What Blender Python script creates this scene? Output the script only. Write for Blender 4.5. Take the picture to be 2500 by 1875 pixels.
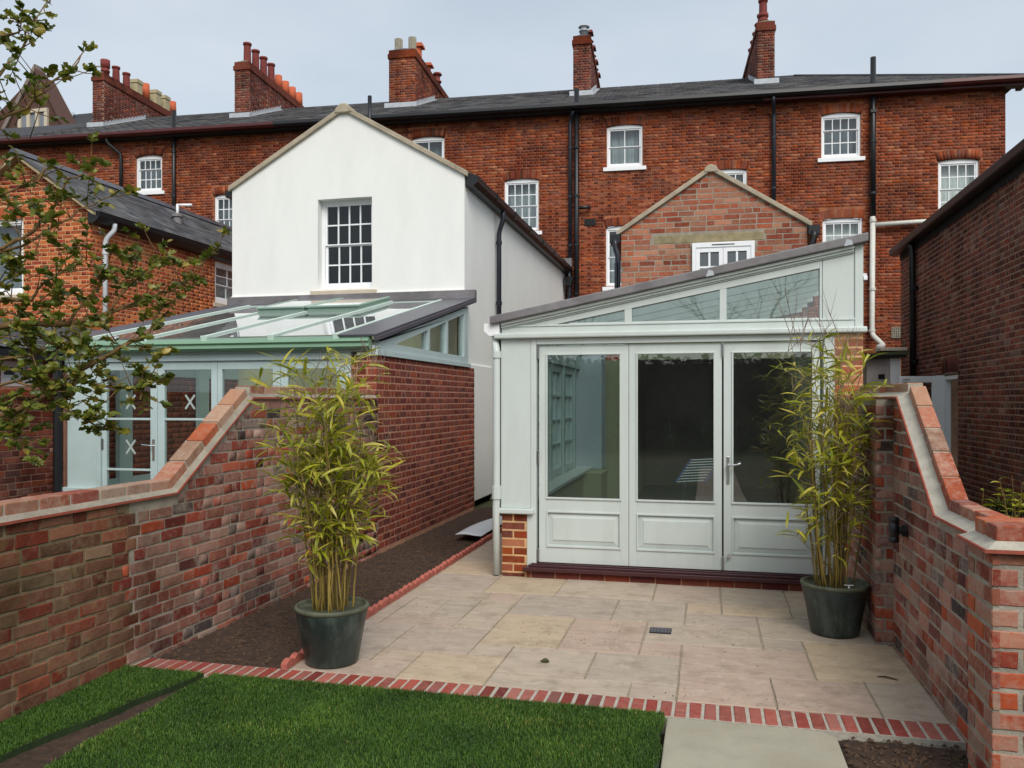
import bpy, math, random
import numpy as np
from mathutils import Vector, Matrix, noise

random.seed(7); RNG = np.random.default_rng(7)
for o in list(bpy.data.objects): bpy.data.objects.remove(o)
sc = bpy.context.scene
R = math.radians

# ------------------------------------------------------------------ camera, sky, sun, exposure
YAW = R(13.4); EYE = 1.62
cam_d = bpy.data.cameras.new('camera'); cam = bpy.data.objects.new('camera', cam_d)
sc.collection.objects.link(cam); sc.camera = cam
cam.location = (0, 0, EYE); cam.rotation_euler = (R(90), 0, YAW)
cam_d.sensor_width = 36; cam_d.lens = 28.96; cam_d.shift_y = 0.0158
cam_d.clip_start = 0.05; cam_d.clip_end = 2000
SUN_EL = R(44); SUN_AZ = R(152)          # compass-like: the veiled sun stands behind the camera
w = bpy.data.worlds.new('World'); sc.world = w; w.use_nodes = True
nt = w.node_tree; nt.nodes.clear()
out = nt.nodes.new('ShaderNodeOutputWorld'); bg = nt.nodes.new('ShaderNodeBackground')
sky = nt.nodes.new('ShaderNodeTexSky'); sky.sky_type = 'NISHITA'; sky.sun_disc = False
sky.sun_elevation = SUN_EL; sky.sun_rotation = SUN_AZ
sky.air_density = 1.0; sky.dust_density = 3.0; sky.ozone_density = 1.0
tc = nt.nodes.new('ShaderNodeTexCoord')
mp = nt.nodes.new('ShaderNodeMapping'); mp.inputs['Scale'].default_value = (1.2, 1.2, 3.0)
ns = nt.nodes.new('ShaderNodeTexNoise'); ns.inputs['Scale'].default_value = 1.6; ns.inputs['Detail'].default_value = 5; ns.inputs['Roughness'].default_value = .5
rp = nt.nodes.new('ShaderNodeValToRGB')
rp.color_ramp.elements[0].position = .3; rp.color_ramp.elements[0].color = (2.75, 3.15, 3.55, 1)
rp.color_ramp.elements[1].position = .72; rp.color_ramp.elements[1].color = (4.1, 4.35, 4.5, 1)
mx = nt.nodes.new('ShaderNodeMixRGB'); mx.inputs[0].default_value = .82      # overcast veil over the clear sky
nt.links.new(tc.outputs['Generated'], mp.inputs[0]); nt.links.new(mp.outputs[0], ns.inputs['Vector'])
nt.links.new(ns.outputs[0], rp.inputs[0])
nt.links.new(sky.outputs[0], mx.inputs[1]); nt.links.new(rp.outputs[0], mx.inputs[2])
nt.links.new(mx.outputs[0], bg.inputs[0]); bg.inputs[1].default_value = .1
nt.links.new(bg.outputs[0], out.inputs[0])
sun_d = bpy.data.lights.new('sun', 'SUN'); sun = bpy.data.objects.new('sun', sun_d); sc.collection.objects.link(sun)
sun_d.energy = 1.3; sun_d.angle = R(35); sun_d.color = (1, .96, .9)
sdir = Vector((math.sin(SUN_AZ)*math.cos(SUN_EL), math.cos(SUN_AZ)*math.cos(SUN_EL), math.sin(SUN_EL)))
sun.rotation_euler = sdir.to_track_quat('Z', 'Y').to_euler(); sun.location = sdir*60
sc.view_settings.view_transform = 'Standard'; sc.view_settings.look = 'None'
sc.view_settings.exposure = 1.0; sc.view_settings.gamma = 1; sc.view_settings.use_curve_mapping = False
sc.cycles.max_bounces = 7; sc.cycles.transparent_max_bounces = 24
sc.cycles.caustics_reflective = False; sc.cycles.caustics_refractive = False

# ------------------------------------------------------------------ helpers
FPX = 2011.0; SY, CY = math.sin(YAW), math.cos(YAW)
def at(x, y, d):
    """a point d metres in front of the camera on the line of sight x, y"""
    u = (x-1250)/FPX; v = (977-y)/FPX
    return Vector((d*(-SY+CY*u), d*(CY+SY*u), EYE+d*v))
def project(p):
    d = -SY*p[0]+CY*p[1]
    if d < .1: return None
    return (1250+FPX*(CY*p[0]+SY*p[1])/d, 977-FPX*(p[2]-EYE)/d, d)
def C(r, g, b):
    f = lambda c: ((c/255+.055)/1.055)**2.4 if c > 10 else c/255/12.92
    return (f(r), f(g), f(b), 1)
col = sc.collection
def tag(o, label=None, cat=None, group=None, kind=None):
    for k, v in (('label', label), ('category', cat), ('group', group), ('kind', kind)):
        if v: o[k] = v
    return o
def thing(name, label, cat, loc=(0,0,0), group=None):
    o = bpy.data.objects.new(name, None); o.empty_display_size = .2; o.location = loc
    col.objects.link(o); tag(o, label, cat, group); return o
def parent(o, p):
    o.parent = p
    if p.type == 'EMPTY': o.matrix_parent_inverse = Matrix.Translation(-Vector(p.location))
def link(name, me, m, p=None, smooth=False, bevel=0, kind=None):
    o = bpy.data.objects.new(name, me); col.objects.link(o)
    if m and not me.materials: me.materials.append(m)
    if p: parent(o, p)
    if smooth: me.polygons.foreach_set('use_smooth', [True]*len(me.polygons))
    if bevel:
        b = o.modifiers.new('bevel', 'BEVEL'); b.width = bevel; b.segments = 2; b.limit_method = 'ANGLE'; b.angle_limit = R(40)
    if kind: o['kind'] = kind
    return o
Z = Vector((0,0,1))
class MB:
    def __init__(s): s.v = []; s.f = []
    def add(s, vs, fs):
        n = len(s.v); s.v += [tuple(v) for v in vs]; s.f += [tuple(i+n for i in f) for f in fs]; return s
    def box(s, x0, x1, y0, y1, z0, z1):
        return s.obox(Vector((0,0,0)), Vector((1,0,0)), Vector((0,1,0)), Z, x0, x1, y0, y1, z0, z1)
    def obox(s, O, A, B, D, a0, a1, b0, b1, d0, d1):
        """box in the frame O + a*A + b*B + d*D (A x B = D)"""
        vs = [O+A*a+B*b+D*d for d in (d0, d1) for b in (b0, b1) for a in (a0, a1)]
        return s.add(vs, [(0,2,3,1), (4,5,7,6), (0,1,5,4), (2,6,7,3), (0,4,6,2), (1,3,7,5)])
    def prism(s, poly, D):
        """polygon of 3-D points pushed along D; the polygon's normal should point against D"""
        n = len(poly); poly = [Vector(p) for p in poly]; D = Vector(D)
        return s.add(poly+[p+D for p in poly], [tuple(range(n)), tuple(range(2*n-1, n-1, -1))]+[((i+1) % n, i, n+i, n+(i+1) % n) for i in range(n)])
    def quad(s, a, b, c, d): return s.add([a, b, c, d], [(0,1,2,3)])
    def tube(s, pts, r, n=10, cap=True):
        pts = [Vector(p) for p in pts]; rs = r if isinstance(r, (list, tuple)) else [r]*len(pts)
        base = len(s.v); ref = None
        for i, p in enumerate(pts):
            t = (pts[min(i+1, len(pts)-1)]-pts[max(i-1, 0)]).normalized()
            if ref is None: ref = Vector((1,0,0)) if abs(t.x) < .8 else Vector((0,1,0))
            a = (ref-t*ref.dot(t)).normalized(); b = t.cross(a); ref = a
            for k in range(n):
                q = 2*math.pi*k/n; s.v.append(tuple(p+(a*math.cos(q)+b*math.sin(q))*rs[i]))
        for i in range(len(pts)-1):
            for k in range(n):
                s.f.append((base+i*n+k, base+i*n+(k+1) % n, base+(i+1)*n+(k+1) % n, base+(i+1)*n+k))
        if cap:
            s.f.append(tuple(base+k for k in reversed(range(n)))); m = base+(len(pts)-1)*n; s.f.append(tuple(m+k for k in range(n)))
        return s
    def lathe(s, c, prof, n=28):
        c = Vector(c); base = len(s.v)
        for r, z in prof:
            for k in range(n):
                q = 2*math.pi*k/n; s.v.append((c.x+r*math.cos(q), c.y+r*math.sin(q), c.z+z))
        for i in range(len(prof)-1):
            for k in range(n):
                s.f.append((base+i*n+k, base+i*n+(k+1) % n, base+(i+1)*n+(k+1) % n, base+(i+1)*n+k))
        s.f.append(tuple(base+k for k in reversed(range(n)))); m = base+(len(prof)-1)*n; s.f.append(tuple(m+k for k in range(n)))
        return s
    def mesh(s, name):
        me = bpy.data.meshes.new(name); me.from_pydata(s.v, [], s.f); me.update(); return me
    def build(s, name, m, p=None, smooth=False, bevel=0, kind=None):
        return link(name, s.mesh(name), m, p, smooth, bevel, kind)

# ------------------------------------------------------------------ materials
def newmat(name):
    m = bpy.data.materials.new(name); m.use_nodes = True; t = m.node_tree
    return m, t, t.nodes['Principled BSDF']
def nnoise(t, vec, scale, detail=4, rough=.55):
    n = t.nodes.new('ShaderNodeTexNoise'); n.inputs['Scale'].default_value = scale; n.inputs['Detail'].default_value = detail
    n.inputs['Roughness'].default_value = rough
    if vec: t.links.new(vec, n.inputs['Vector'])
    return n.outputs[0]
def nramp(t, fac, stops, mode='LINEAR'):
    r = t.nodes.new('ShaderNodeValToRGB'); cr = r.color_ramp; cr.interpolation = mode
    while len(cr.elements) < len(stops): cr.elements.new(.5)
    for e, (p, c) in zip(cr.elements, stops):
        e.position = p; e.color = c if len(c) == 4 else (*c, 1)
    t.links.new(fac, r.inputs[0]); return r.outputs[0]
def nmix(t, fac, a, b, mode='MIX'):
    n = t.nodes.new('ShaderNodeMixRGB'); n.blend_type = mode
    for i, q in enumerate((fac, a, b)):
        if isinstance(q, (int, float)): n.inputs[i].default_value = q
        elif isinstance(q, tuple): n.inputs[i].default_value = q if len(q) == 4 else (*q, 1)
        else: t.links.new(q, n.inputs[i])
    return n.outputs[0]
def nmath(t, op, a, b=0):
    n = t.nodes.new('ShaderNodeMath'); n.operation = op
    for i, q in enumerate((a, b)):
        if isinstance(q, (int, float)): n.inputs[i].default_value = q
        else: t.links.new(q, n.inputs[i])
    return n.outputs[0]
def nbump(t, bs, height, strength, dist=.01):
    b = t.nodes.new('ShaderNodeBump'); b.inputs['Strength'].default_value = strength; b.inputs['Distance'].default_value = dist
    t.links.new(height, b.inputs['Height']); t.links.new(b.outputs[0], bs.inputs['Normal'])
def pos(t): return t.nodes.new('ShaderNodeNewGeometry').outputs['Position']
g1 = (1,1,1,1)
def pm(name, c, rough=.6, var=.12, scale=6, bump=0., bscale=80, metal=0, spec=.5, dirt=None, dscale=1.5, damt=.5, stretch=None):
    """plain weathered surface: colour varied by noise, optional stains, optional fine bump"""
    m, t, b = newmat(name); p = pos(t)
    if stretch:
        mpn = t.nodes.new('ShaderNodeMapping'); mpn.inputs['Scale'].default_value = stretch; t.links.new(p, mpn.inputs[0]); p2 = mpn.outputs[0]
    else: p2 = p
    n = nnoise(t, p2, scale, 6)
    lo = tuple(x*(1-var) for x in c[:3]); hi = tuple(min(1, x*(1+var)) for x in c[:3])
    cc = nramp(t, n, [(.3, lo), (.7, hi)])
    if dirt:
        d = nramp(t, nnoise(t, p2, dscale, 8, .65), [(.48, (0,0,0)), (.68, (damt,)*3)])
        cc = nmix(t, d, cc, dirt)
    t.links.new(cc, b.inputs['Base Color'])
    b.inputs['Roughness'].default_value = rough; b.inputs['Metallic'].default_value = metal
    b.inputs['Specular IOR Level'].default_value = spec
    if bump: nbump(t, b, nnoise(t, p, bscale, 5, .6), bump)
    return m
def brickmat(name, pal, lime=0., limecol=C(200,190,180), dark=.25, smear=0., smearcol=C(150,140,126), stain=None, stamt=.5):
    """pair of materials (single piece, joined pieces): one colour per brick out of a palette"""
    res = []
    for mode in ('one', 'many'):
        m, t, b = newmat(name+('' if mode == 'one' else '_joined')); p = pos(t)
        if mode == 'one': rnd = t.nodes.new('ShaderNodeObjectInfo').outputs['Random']
        else:
            a = t.nodes.new('ShaderNodeAttribute'); a.attribute_name = 'rnd'; rnd = a.outputs['Fac']
        k = len(pal); cc = nramp(t, rnd, [(i/k, pal[i]) for i in range(k)], 'CONSTANT')
        r2 = nmath(t, 'FRACT', nmath(t, 'MULTIPLY', rnd, 37.7))
        fine = nnoise(t, p, 55, 6, .65); mid = nnoise(t, p, 14, 4)
        v = nmath(t, 'ADD', nmath(t, 'MULTIPLY', fine, .55), nmath(t, 'ADD', nmath(t, 'MULTIPLY', mid, .5), nmath(t, 'MULTIPLY', r2, .5)))
        cc = nmix(t, 1.0, cc, nramp(t, nmath(t, 'MULTIPLY', v, .65), [(.25, (1-dark-.25,)*3), (.5, (1,)*3), (.75, (1.35,)*3)]), 'MULTIPLY')
        big = nnoise(t, p, .8, 5, .6); cc = nmix(t, 1., cc, nramp(t, big, [(.3, (.74,.72,.72)), (.5, (1,1,1)), (.7, (1.14,1.08,1.0))]), 'MULTIPLY')
        if lime:
            ln = nmath(t, 'ADD', nmath(t, 'MULTIPLY', nnoise(t, p, 22, 6, .7), .75), nmath(t, 'MULTIPLY', nmath(t, 'FRACT', nmath(t, 'MULTIPLY', rnd, 91.3)), .32))
            cc = nmix(t, nmath(t, 'MULTIPLY', nramp(t, ln, [(.44, (0,0,0)), (.66, (1,1,1))]), lime), cc, limecol)
        if smear:
            cc = nmix(t, nmath(t, 'MULTIPLY', nramp(t, nnoise(t, p, 7, 9, .72), [(.54, (0,0,0)), (.62, (1,1,1))]), smear), cc, smearcol)
        if stain:
            st = nramp(t, nnoise(t, p, 1.1, 6, .6), [(.45, (0,0,0)), (.62, (stamt,)*3)])
            cc = nmix(t, st, cc, stain, 'MULTIPLY')
        t.links.new(cc, b.inputs['Base Color']); b.inputs['Roughness'].default_value = .88
        b.inputs['Specular IOR Level'].default_value = .25
        nbump(t, b, nmath(t, 'ADD', fine, mid), .5, .006)
        res.append(m)
    return res
def glassmat(name, tint=(.9,.94,.93), refl=1.5, add=.015, haze=0.):
    m, t, b = newmat(name); t.nodes.remove(b); o = t.nodes['Material Output']
    fr = t.nodes.new('ShaderNodeFresnel'); fr.inputs[0].default_value = 1.5
    geo = t.nodes.new('ShaderNodeNewGeometry')
    fac = nmath(t, 'MULTIPLY', nmath(t, 'ADD', nmath(t, 'MULTIPLY', fr.outputs[0], refl), add), nmath(t, 'SUBTRACT', 1, geo.outputs['Backfacing']))
    tr = t.nodes.new('ShaderNodeBsdfTransparent'); tr.inputs[0].default_value = (*tint, 1)
    gl = t.nodes.new('ShaderNodeBsdfGlossy'); gl.inputs['Roughness'].default_value = .01; gl.inputs[0].default_value = (.95,.97,1,1)
    bp = t.nodes.new('ShaderNodeBump'); bp.inputs['Strength'].default_value = .05; bp.inputs['Distance'].default_value = .02
    t.links.new(nnoise(t, geo.outputs['Position'], 2.2, 1), bp.inputs['Height']); t.links.new(bp.outputs[0], gl.inputs['Normal'])
    ms = t.nodes.new('ShaderNodeMixShader'); t.links.new(fac, ms.inputs[0]); t.links.new(tr.outputs[0], ms.inputs[1]); t.links.new(gl.outputs[0], ms.inputs[2])
    last = ms
    if haze:                                  # milky grime film, put in to lighten the pane like a grey reflection
        df = t.nodes.new('ShaderNodeBsdfDiffuse'); df.inputs[0].default_value = (.55,.55,.52,1); m2 = t.nodes.new('ShaderNodeMixShader')
        t.links.new(nmath(t, 'MULTIPLY', nramp(t, nnoise(t, geo.outputs['Position'], 3, 6, .6), [(.25, (.5,)*3), (.75, (1.3,)*3)]), haze), m2.inputs[0]); t.links.new(ms.outputs[0], m2.inputs[1]); t.links.new(df.outputs[0], m2.inputs[2]); last = m2
    t.links.new(last.outputs[0], o.inputs[0]); return m
def leafmat(name, pal, rough=.45, transl=.3):
    m, t, b = newmat(name); o = t.nodes['Material Output']
    a = t.nodes.new('ShaderNodeAttribute'); a.attribute_name = 'rnd'
    oi = t.nodes.new('ShaderNodeObjectInfo'); isobj = t.nodes.new('ShaderNodeAttribute'); isobj.attribute_name = 'single'
    rnd = nmath(t, 'FRACT', nmath(t, 'ADD', a.outputs['Fac'], nmath(t, 'MULTIPLY', isobj.outputs['Fac'], oi.outputs['Random'])))
    k = len(pal); cc = nramp(t, rnd, [(i/(k-1), pal[i]) for i in range(k)])
    cc = nmix(t, 1.0, cc, nramp(t, nnoise(t, pos(t), 30, 3), [(.3, (.75,)*3), (.7, (1.2,)*3)]), 'MULTIPLY')
    t.links.new(cc, b.inputs['Base Color']); b.inputs['Roughness'].default_value = rough; b.inputs['Specular IOR Level'].default_value = .4
    tl = t.nodes.new('ShaderNodeBsdfTranslucent'); t.links.new(nmix(t, 1.0, cc, (1.0,1.15,.6,1), 'MULTIPLY'), tl.inputs[0])
    ms = t.nodes.new('ShaderNodeMixShader'); ms.inputs[0].default_value = transl
    t.links.new(b.outputs[0], ms.inputs[1]); t.links.new(tl.outputs[0], ms.inputs[2]); t.links.new(ms.outputs[0], o.inputs[0])
    return m

M = {}
M['br_terrace'] = brickmat('terrace_brick', [C(138,62,29), C(128,55,27), C(144,70,34), C(122,52,27), C(114,49,29), C(141,66,34), C(127,57,30), C(154,90,58), C(108,45,27), C(134,61,30), C(102,47,34), C(144,68,29)], lime=.08, dark=.2, smear=.14, smearcol=C(176,118,80), stain=C(156,126,116), stamt=.8)
M['br_orange'] = brickmat('orange_brick', [C(176,92,50), C(164,80,42), C(186,104,62), C(150,66,40), C(170,88,48), C(140,60,42), C(180,98,52), C(158,76,46)], lime=.03, dark=.12)
M['br_leanto'] = brickmat('red_brown_brick', [C(124,60,46), C(112,52,42), C(134,66,48), C(102,48,42), C(118,56,42), C(108,52,48), C(128,58,40)], lime=.04, dark=.12)
M['br_old'] = brickmat('reclaimed_brick', [C(146,68,50), C(126,58,46), C(150,78,58), C(140,92,78), C(150,116,102), C(118,52,42), C(156,70,42), C(132,84,74), C(110,64,60), C(150,92,76), C(140,62,44), C(80,68,66), C(138,86,70)], lime=.5, limecol=C(170,150,136), dark=.25, smear=.55, stain=C(150,128,108), stamt=.8)
M['br_moss'] = brickmat('mossy_brick', [C(116,56,40), C(104,54,40), C(122,66,48), C(112,76,56), C(108,48,36), C(100,68,50), C(96,48,38), C(116,84,66), C(122,54,36)], lime=.35, limecol=C(150,132,104), dark=.3, smear=.6, smearcol=C(116,104,72), stain=C(130,124,92), stamt=.8)
M['br_gable'] = brickmat('pink_brick', [C(160,86,62), C(146,74,54), C(166,102,80), C(150,92,74), C(138,68,50), C(168,112,90), C(142,72,52), C(156,86,60)], lime=.45, limecol=C(176,142,116), dark=.2)
M['br_dark'] = brickmat('dark_brick', [C(128,66,50), C(114,57,46), C(134,72,52), C(98,50,46), C(117,57,44), C(102,58,52), C(128,62,46), C(132,98,86)], lime=.06, dark=.12, stain=C(150,130,120), stamt=.85)
M['br_edge'] = brickmat('edging_brick', [C(142,66,56), C(132,58,50), C(148,74,62), C(124,56,50), C(138,62,52), C(150,84,72)], lime=.2, limecol=C(190,150,138), dark=.3)
M['br_cope'] = brickmat('coping_brick', [C(152,78,54), C(138,70,52), C(150,96,76), C(156,78,50), C(134,74,62), C(156,116,92), C(158,84,54), C(146,104,84)], lime=.5, limecol=C(186,168,150), dark=.3, smear=.4)
M['slate'] = brickmat('roof_slate', [C(82,83,88), C(75,76,81), C(90,90,95), C(68,69,74), C(86,86,88), C(78,78,83), C(97,97,98)], lime=.25, limecol=C(128,128,122), dark=.12, stain=C(140,142,146), stamt=.5)
M['mort_buff'] = pm('mortar_buff', C(200,162,118), .95, .2, 12, .4, 120)
M['mort_terrace'] = pm('mortar_terrace', C(150,92,62), .95, .3, 5, .4, 120)
M['mort_red'] = pm('mortar_pinkish', C(176,130,106), .95, .2, 10, .4, 120)
M['mort_grey'] = pm('mortar_grey', C(150,142,128), .95, .25, 9, .6, 90, dirt=C(112,102,86), dscale=2)
M['mort_moss'] = pm('mortar_mossy', C(124,110,84), .95, .3, 12, .6, 90, dirt=C(92,88,52), dscale=4)
M['mort_dark'] = pm('mortar_dark', C(150,120,100), .95, .25, 8, .4, 120)
M['mort_cope'] = pm('mortar_fillet', C(172,166,152), .95, .15, 20, .6, 90)
M['tile'] = pm('creasing_tile', C(150,74,56), .85, .2, 20, .3, 90)
M['flag'] = None
M['render'] = pm('white_render', C(234,235,231), .9, .025, 2, .3, 60, dirt=C(206,207,202), dscale=1.4, damt=.16, stretch=(1.6,1.6,.5))
M['paint'] = pm('pale_grey_paint', C(196,205,201), .45, .04, 3, .06, 120, dirt=C(176,182,174), dscale=2.5, damt=.3, stretch=(1.5,1.5,.5))
M['paint_blue'] = pm('blue_grey_paint', C(182,200,200), .45, .04, 3, .06, 120, dirt=C(160,176,174), dscale=2.5, damt=.3)
M['white'] = pm('white_paint', C(236,238,240), .4, .02, 5)
M['green'] = pm('green_gutter_paint', C(122,158,130), .35, .05, 3)
M['green_pale'] = pm('pale_green_aluminium', C(196,214,204), .35, .04, 3)
M['lead'] = pm('lead_sheet', C(112,108,110), .55, .22, 4, .2, 30, dirt=C(140,138,140), dscale=3, damt=.6)
M['lead_dark'] = pm('dark_lead_sheet', C(78,78,86), .4, .12, 3, .1, 30)
M['lead_light'] = pm('new_lead', C(176,182,188), .5, .12, 8, .2, 40)
M['stone'] = pm('stone', C(170,158,138), .9, .14, 7, .4, 60, dirt=C(120,114,98), dscale=3)
M['stone_sill'] = pm('sandstone_sill', C(196,184,164), .85, .08, 9, .3, 80)
M['black'] = pm('black_painted_iron', C(24,25,28), .38, .15, 6, spec=.45)
M['black_blue'] = pm('blue_black_pipe', C(30,34,44), .35, .15, 6, spec=.45)
M['red_gutter'] = pm('oxide_red_paint', C(74,24,24), .45, .15, 5)
M['grey_pipe'] = pm('pale_grey_pipe', C(196,202,206), .45, .05, 6)
M['white_pipe'] = pm('white_soil_pipe', C(206,206,198), .5, .06, 4, dirt=C(150,140,120), dscale=4, damt=.4)
M['glass'] = glassmat('window_glass')
M['glass_door'] = glassmat('door_glass', (.80,.85,.84), 2.4, .06, .013)
M['glass_dark'] = glassmat('dim_glass', (.8,.84,.84), 1.1, .0)
M['glass_roof'] = glassmat('roof_glass', (.84,.9,.88), 1.6, .03, .12)
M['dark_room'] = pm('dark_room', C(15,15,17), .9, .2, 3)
M['curtain'] = pm('net_curtain', C(166,171,176), .95, .14, 3, stretch=(9,9,.5))
M['blind'] = pm('white_blind', C(228,229,226), .95, .08, 3, stretch=(9,9,.5))
M['curtain_mid'] = pm('grey_curtain', C(122,129,138), .95, .18, 3, stretch=(8,8,.4))
M['plaster'] = pm('olive_plaster', C(150,150,122), .9, .06, 3)
M['plaster_cream'] = pm('cream_plaster', C(206,198,168), .9, .05, 3)
M['soffit'] = pm('dark_soffit', C(30,30,32), .8, .1, 3)
M['sill_maroon'] = pm('maroon_sill', C(66,34,38), .35, .15, 6, spec=.5)
M['steel'] = pm('steel', C(150,150,150), .3, .05, 10, metal=.9)
M['chrome'] = pm('satin_chrome', C(200,202,204), .22, .03, 10, metal=.9)
M['pot_red'] = pm('dark_red_pot', C(118,48,42), .8, .15, 8)
M['pot_orange'] = pm('orange_pot', C(186,92,58), .85, .12, 8)
M['pot_buff'] = pm('buff_pot', C(176,164,130), .85, .1, 8)
M['pot_grey'] = pm('weathered_grey_pot', C(150,144,128), .9, .2, 10)
M['cement'] = pm('cement_flaunching', C(112,104,88), .95, .25, 6, .4, 60, dirt=C(120,110,62), dscale=4, damt=.6)
# ------------------------------------------------------------------ bricks, slates: many small pieces
BW, BH, J = .215, .065, .010
def unit_piece(name, jit, bev=.004, depth=.03, seed=0, w=BW, h=BH):
    rg = random.Random(seed); a, b = w/2, h/2
    jj = lambda: (rg.random()-.5)*2*jit
    cs = [(sx*a+jj(), sy*b+jj()) for sx, sy in ((-1,-1),(1,-1),(1,1),(-1,1))]
    vs = [(x*(1-bev/a), y*(1-bev/b), jj()*.5) for x, y in cs]+[(x, y, -bev) for x, y in cs]+[(x, y, -depth) for x, y in cs]
    fs = [(0,1,2,3)]+[(4+i, 4+(i+1) % 4, (i+1) % 4, i) for i in range(4)]+[(8+i, 8+(i+1) % 4, 4+(i+1) % 4, 4+i) for i in range(4)]
    me = bpy.data.meshes.new(name); me.from_pydata(vs, [], fs); me.update(); return me
DEFER = []
class Pieces:
    """list of alike pieces of one thing: those that show largest become objects, the rest one joined mesh"""
    def __init__(s, parent_, name, mats, limit=300, jit=.001, bevel=True, depth=.03, joined='joined', lift=0.):
        s.p = parent_; s.name = name; s.mats = mats; s.limit = limit; s.jit = jit; s.bevel = bevel; s.depth = depth; s.items = []; s.joined = joined
        DEFER.append(s)
    def add(s, c, U, V, N, w_, h_): s.items.append((Vector(c), U, V, N, w_, h_))
    def finish(s, dg):
        eye = Vector((0,0,EYE)); scored = []
        for i, (c, U, V, N, w_, h_) in enumerate(s.items):
            q = project(c); sc_ = -1
            if q and -30 < q[0] < 2530 and -30 < q[1] < 1905:
                d = c-eye; L = d.length; cosv = -N.dot(d)/L
                if cosv > .02: sc_ = w_*h_*cosv/L/L
            scored.append([sc_, i])
        scored.sort(reverse=True); chosen = []; n_ray = 0
        for sc_, i in scored:
            if len(chosen) >= s.limit or sc_ <= 0 or n_ray > 2500: break
            c = s.items[i][0]; d = c-eye; L = d.length; d.normalize(); n_ray += 1
            hit = sc.ray_cast(dg, eye, d, distance=L+.5)
            if (not hit[0]) or (hit[1]-eye).length > L-.06: chosen.append(i)
        cs = set(chosen)
        if chosen:
            var = [unit_piece(s.name, s.jit, depth=s.depth, seed=k) for k in range(6 if s.jit > .002 else 2)]
            for v_ in var: v_.materials.append(s.mats[0])
            for i in chosen:
                c, U, V, N, w_, h_ = s.items[i]
                o = bpy.data.objects.new(s.name, var[i % len(var)]); col.objects.link(o); parent(o, s.p)
                mtx = Matrix.Identity(4)
                for r in range(3):
                    mtx[r][0] = U[r]*w_/BW; mtx[r][1] = V[r]*h_/BH; mtx[r][2] = N[r]; mtx[r][3] = c[r]
                o.matrix_basis = mtx
        rest = [it for i, it in enumerate(s.items) if i not in cs]
        if not rest: return
        n = len(rest); Cc = np.array([it[0][:] for it in rest]); U = np.array([it[1][:] for it in rest]); V = np.array([it[2][:] for it in rest]); N = np.array([it[3][:] for it in rest])
        w_ = np.array([it[4] for it in rest])/2; h_ = np.array([it[5] for it in rest])/2
        sg = ((-1,-1),(1,-1),(1,1),(-1,1)); rings = []
        bev = .004 if s.bevel else 0
        for ins, dep in (([(bev, 0), (0, -bev)] if s.bevel else [(0, 0)])+[(0, -s.depth)]):
            for sx, sy in sg:
                jx = RNG.uniform(-s.jit, s.jit, n); jy = RNG.uniform(-s.jit, s.jit, n)
                rings.append(Cc+U*((w_-ins)*sx+jx)[:, None]+V*((h_-ins)*sy+jy)[:, None]+N*dep)
        k = len(rings); co = np.stack(rings, 1).reshape(-1, 3)
        fq = [(0,1,2,3)]
        for r_ in range(k//4-1): fq += [(4*r_+4+i, 4*r_+4+(i+1) % 4, 4*r_+(i+1) % 4, 4*r_+i) for i in range(4)]
        fq = np.array(fq); loops = (fq[None]+np.arange(n)[:, None, None]*k).reshape(-1)
        me = bpy.data.meshes.new(s.joined); nf = n*len(fq)
        me.vertices.add(len(co)); me.vertices.foreach_set('co', co.reshape(-1)); me.loops.add(nf*4); me.loops.foreach_set('vertex_index', loops)
        me.polygons.add(nf); me.polygons.foreach_set('loop_start', np.arange(nf)*4); me.update(calc_edges=True)
        at_ = me.attributes.new('rnd', 'FLOAT', 'FACE'); at_.data.foreach_set('value', np.repeat(RNG.random(n), len(fq)))
        me.materials.append(s.mats[1]); o = link(s.joined, me, None, s.p); o['kind'] = 'stuff'

def lay(pc, O, U, N, v0, v1, interval, openings=(), bond='flemish', proud=.004, bw=BW, bh=BH, j=J, wob=.002, slim=1.):
    """brick courses in the plane O + u*U + v*Z facing N"""
    O = Vector(O); i = 0; v = v0
    while v+bh*.6 < v1:
        hh = min(bh, v1-v); iv = interval(v+hh/2)
        segs = [iv] if iv else []
        for (a, b, c0, c1) in openings:
            if c0 < v+hh*.5 < c1:
                ns_ = []
                for (s0, s1) in segs:
                    if b <= s0 or a >= s1: ns_.append((s0, s1)); continue
                    if a > s0: ns_.append((s0, a))
                    if b < s1: ns_.append((b, s1))
                segs = ns_
        if segs:
            lo = min(s_[0] for s_ in segs); hi = max(s_[1] for s_ in segs)
            hd = (bw-j)/2
            if bond == 'flemish': seq = [bw, hd]; start = 0 if i % 2 == 0 else -(bw+j)/2-hd*.25-(hd*.25)
            elif bond == 'english': seq = [bw] if i % 2 == 0 else [hd]; start = 0 if i % 2 == 0 else -hd*.5
            elif bond == 'stretcher': seq = [bw]; start = 0 if i % 2 == 0 else -(bw+j)/2
            else: seq = None; start = -random.random()*bw
            per = 6*(bw+hd+2*j); u = math.floor(lo/per)*per+start-per; k = 0
            while u < hi:
                L = seq[k % len(seq)] if seq else (bw if random.random() < .72 else hd)
                a, b = u, u+L; u += L+j; k += 1
                for (s0, s1) in segs:
                    x0, x1 = max(a, s0), min(b, s1)
                    if x1-x0 > .035:
                        dv = (random.random()-.5)*wob
                        pc.add(O+U*((x0+x1)/2)+Z*(v+hh/2+dv)+N*(proud+random.random()*wob), U, Z, N, x1-x0, hh)
        v += bh+j; i += 1
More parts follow.
